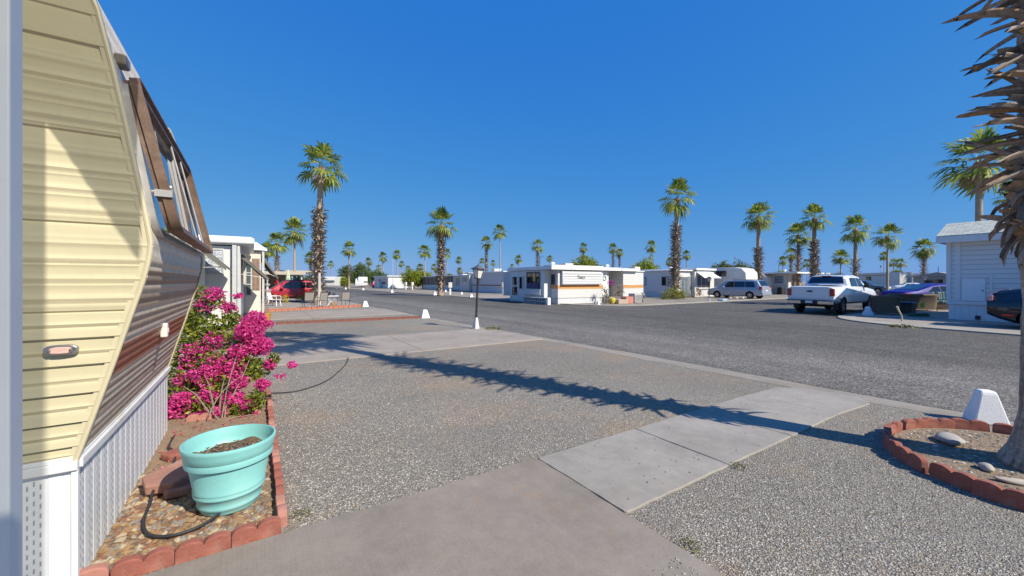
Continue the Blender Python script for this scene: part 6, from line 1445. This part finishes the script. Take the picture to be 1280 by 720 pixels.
b = MB(); x, y = spot(763, 29.1); fb = thing('hanging_basket', 'pink purple flower basket hanging beside the corner home door', 'plant', (x,y,0)); b.tube([(0,0,0),(0,0,1.55),(.15,0,1.6)], .02, 6); b.obj('hook', IRON, fb); b = MB(); rq = random.Random(9)
for i in range(140): leaf_faces(b, Vector((.05+rq.gauss(0,.16), rq.gauss(0,.1), 1.52+rq.gauss(0,.08))), .09, rq)
b.obj('flowers', leafmat('petal_purple', (.25,.02,.25), (.6,.1,.45)), fb, fix=False)
ac = thing('air_conditioner', 'grey air conditioner box standing at the right end of the corner home', 'air conditioner', (*spot(794, 29.8), 0)); MB().box(-.4,.4,-.3,.3,.05,.72).obj('case', mat('ac_grey', (.45,.45,.44), .6), ac, bevel=.03)
b = MB(); [b.box(-.34,.34,-.315,-.301,.14+i*.08,.18+i*.08) for i in range(6)]; b.obj('grille', mat('grille_dark', (.16,.16,.16), .7), ac)
b = MB(); b.lathe([(.36,-.08),(.38,0),(.36,.08),(.2,.09),(.2,-.09),(.36,-.08)], 20, axis='y'); tag(b.obj('spare_tyre', mat('tyre_grey', (.2,.2,.2), .8), smooth=True, loc=(*spot(803.5, 31.2), .38), rot=(0,0,R(20))), 'grey tyre leaning at the right end of the corner home', 'tyre')
x, y = spot(744.5, 27.7); b = MB(); b.lathe([(0,0),(.12,0),(.12,.1),(.05,.3),(.06,.55),(0,.6)], 10); tag(b.obj('garden_ornament', mat('ornament_grey', (.35,.36,.38), .6), smooth=True, loc=(x,y,0)), 'small grey ornament at the kerb before the folded awning', 'ornament')
block(748, 381.2, 'small white block at the kerb before the folded awning', .7)
for px, d, lab, s_, c_ in ((913,36.2,'pale round stone in the row under the minivan, left of three', .11, (.5,.46,.4)), (921,36,'pale round stone in the row under the minivan, middle of three', .13, (.55,.52,.46)), (929,36,'white round stone by the minivan rear wheel, right of three', .12, (.65,.63,.6))):
    x, y = spot(px, d); rock('rock', (x,y,.1), s_, s_*.8, s_*.9, mat('stone_%d' % px, c_, .8), lab, .4, px)
x, y = spot(903, 32.3); tag(MB().box(-.5,.5,-.22,.22,0,.14).obj('kerb_stone', mat('kerb_blue', (.3,.42,.55), .7), loc=(x,y,.05), rot=(0,0,R(10)), bevel=.03), 'blue painted kerb stone beside the second lamp post', 'kerb stone')
tag(MB().box(-.35,.35,-.3,.3,0,.9).obj('barbecue', BLACKP, loc=(*spot(976, 50), 0), bevel=.1), 'black covered barbecue in front of the low grey house window', 'barbecue')

# ------------------------------------------------------------------ roof vents and cooler boxes, parts of their homes
def roof_bits(root_label, items):
    for o in list(COL.objects):
        if o.get('label', '').startswith(root_label):
            ox, oy, _ = o.location
            for k, x, y, z in items:
                b = MB()
                if k == 'roof_vent': b.lathe([(.09,0),(.09,.22),(.19,.24),(.17,.34),(.06,.4),(0,.41)], 12, (x-ox, y-oy, z)); b.obj('roof_vent', ROOFW, o, smooth=True, angle=50)
                elif k == 'roof_cooler': b.box(x-ox-.45,x-ox+.45,y-oy-.45,y-oy+.45,z,z+.5); b.obj('roof_cooler', mat('cooler_beige', (.52,.49,.43), .6, var=.12), o, bevel=.04)
                else: b.tube([(x-ox,y-oy,z),(x-ox,y-oy,z+1.1)], .02, 6); b.tube([(x-ox-.5,y-oy,z+1.05),(x-ox+.5,y-oy,z+1.05)], .012, 5); b.tube([(x-ox-.3,y-oy-.2,z+.95),(x-ox+.3,y-oy+.2,z+.95)], .012, 5); b.obj('antenna', IRON, o)
roof_bits('white corner home', [('roof_vent', 19.8, 24.5, 2.74), ('roof_vent', 24.9, 23.6, 2.64), ('roof_cooler', 22.9, 26.5, 2.68), ('antenna', 20.8, 27.5, 2.74)])
roof_bits('grey white home', [('roof_vent', 36.2, 25.5, 2.76), ('antenna', 39.5, 28, 2.95), ('roof_cooler', 36, 30, 2.76)])
roof_bits('beige trailer home', [('roof_vent', 29, 47.5, 3.0), ('roof_cooler', 30, 50.5, 3.0)])
roof_bits('low mobile home', [('roof_vent', 31, 60, 2.72), ('roof_cooler', 31.5, 64, 2.72), ('antenna', 31, 72, 2.72)])
roof_bits('plain white cabin', [('roof_vent', 27.5, 93, 2.95)])
roof_bits('low grey house', [('roof_vent', 58, 24, 2.78), ('antenna', 61, 26, 2.78)])
roof_bits('tall white fifth', [])

# ------------------------------------------------------------------ finish
S.render.engine = 'CYCLES'
S.cycles.use_denoising = True
S.cycles.max_bounces = 6; S.cycles.transparent_max_bounces = 4
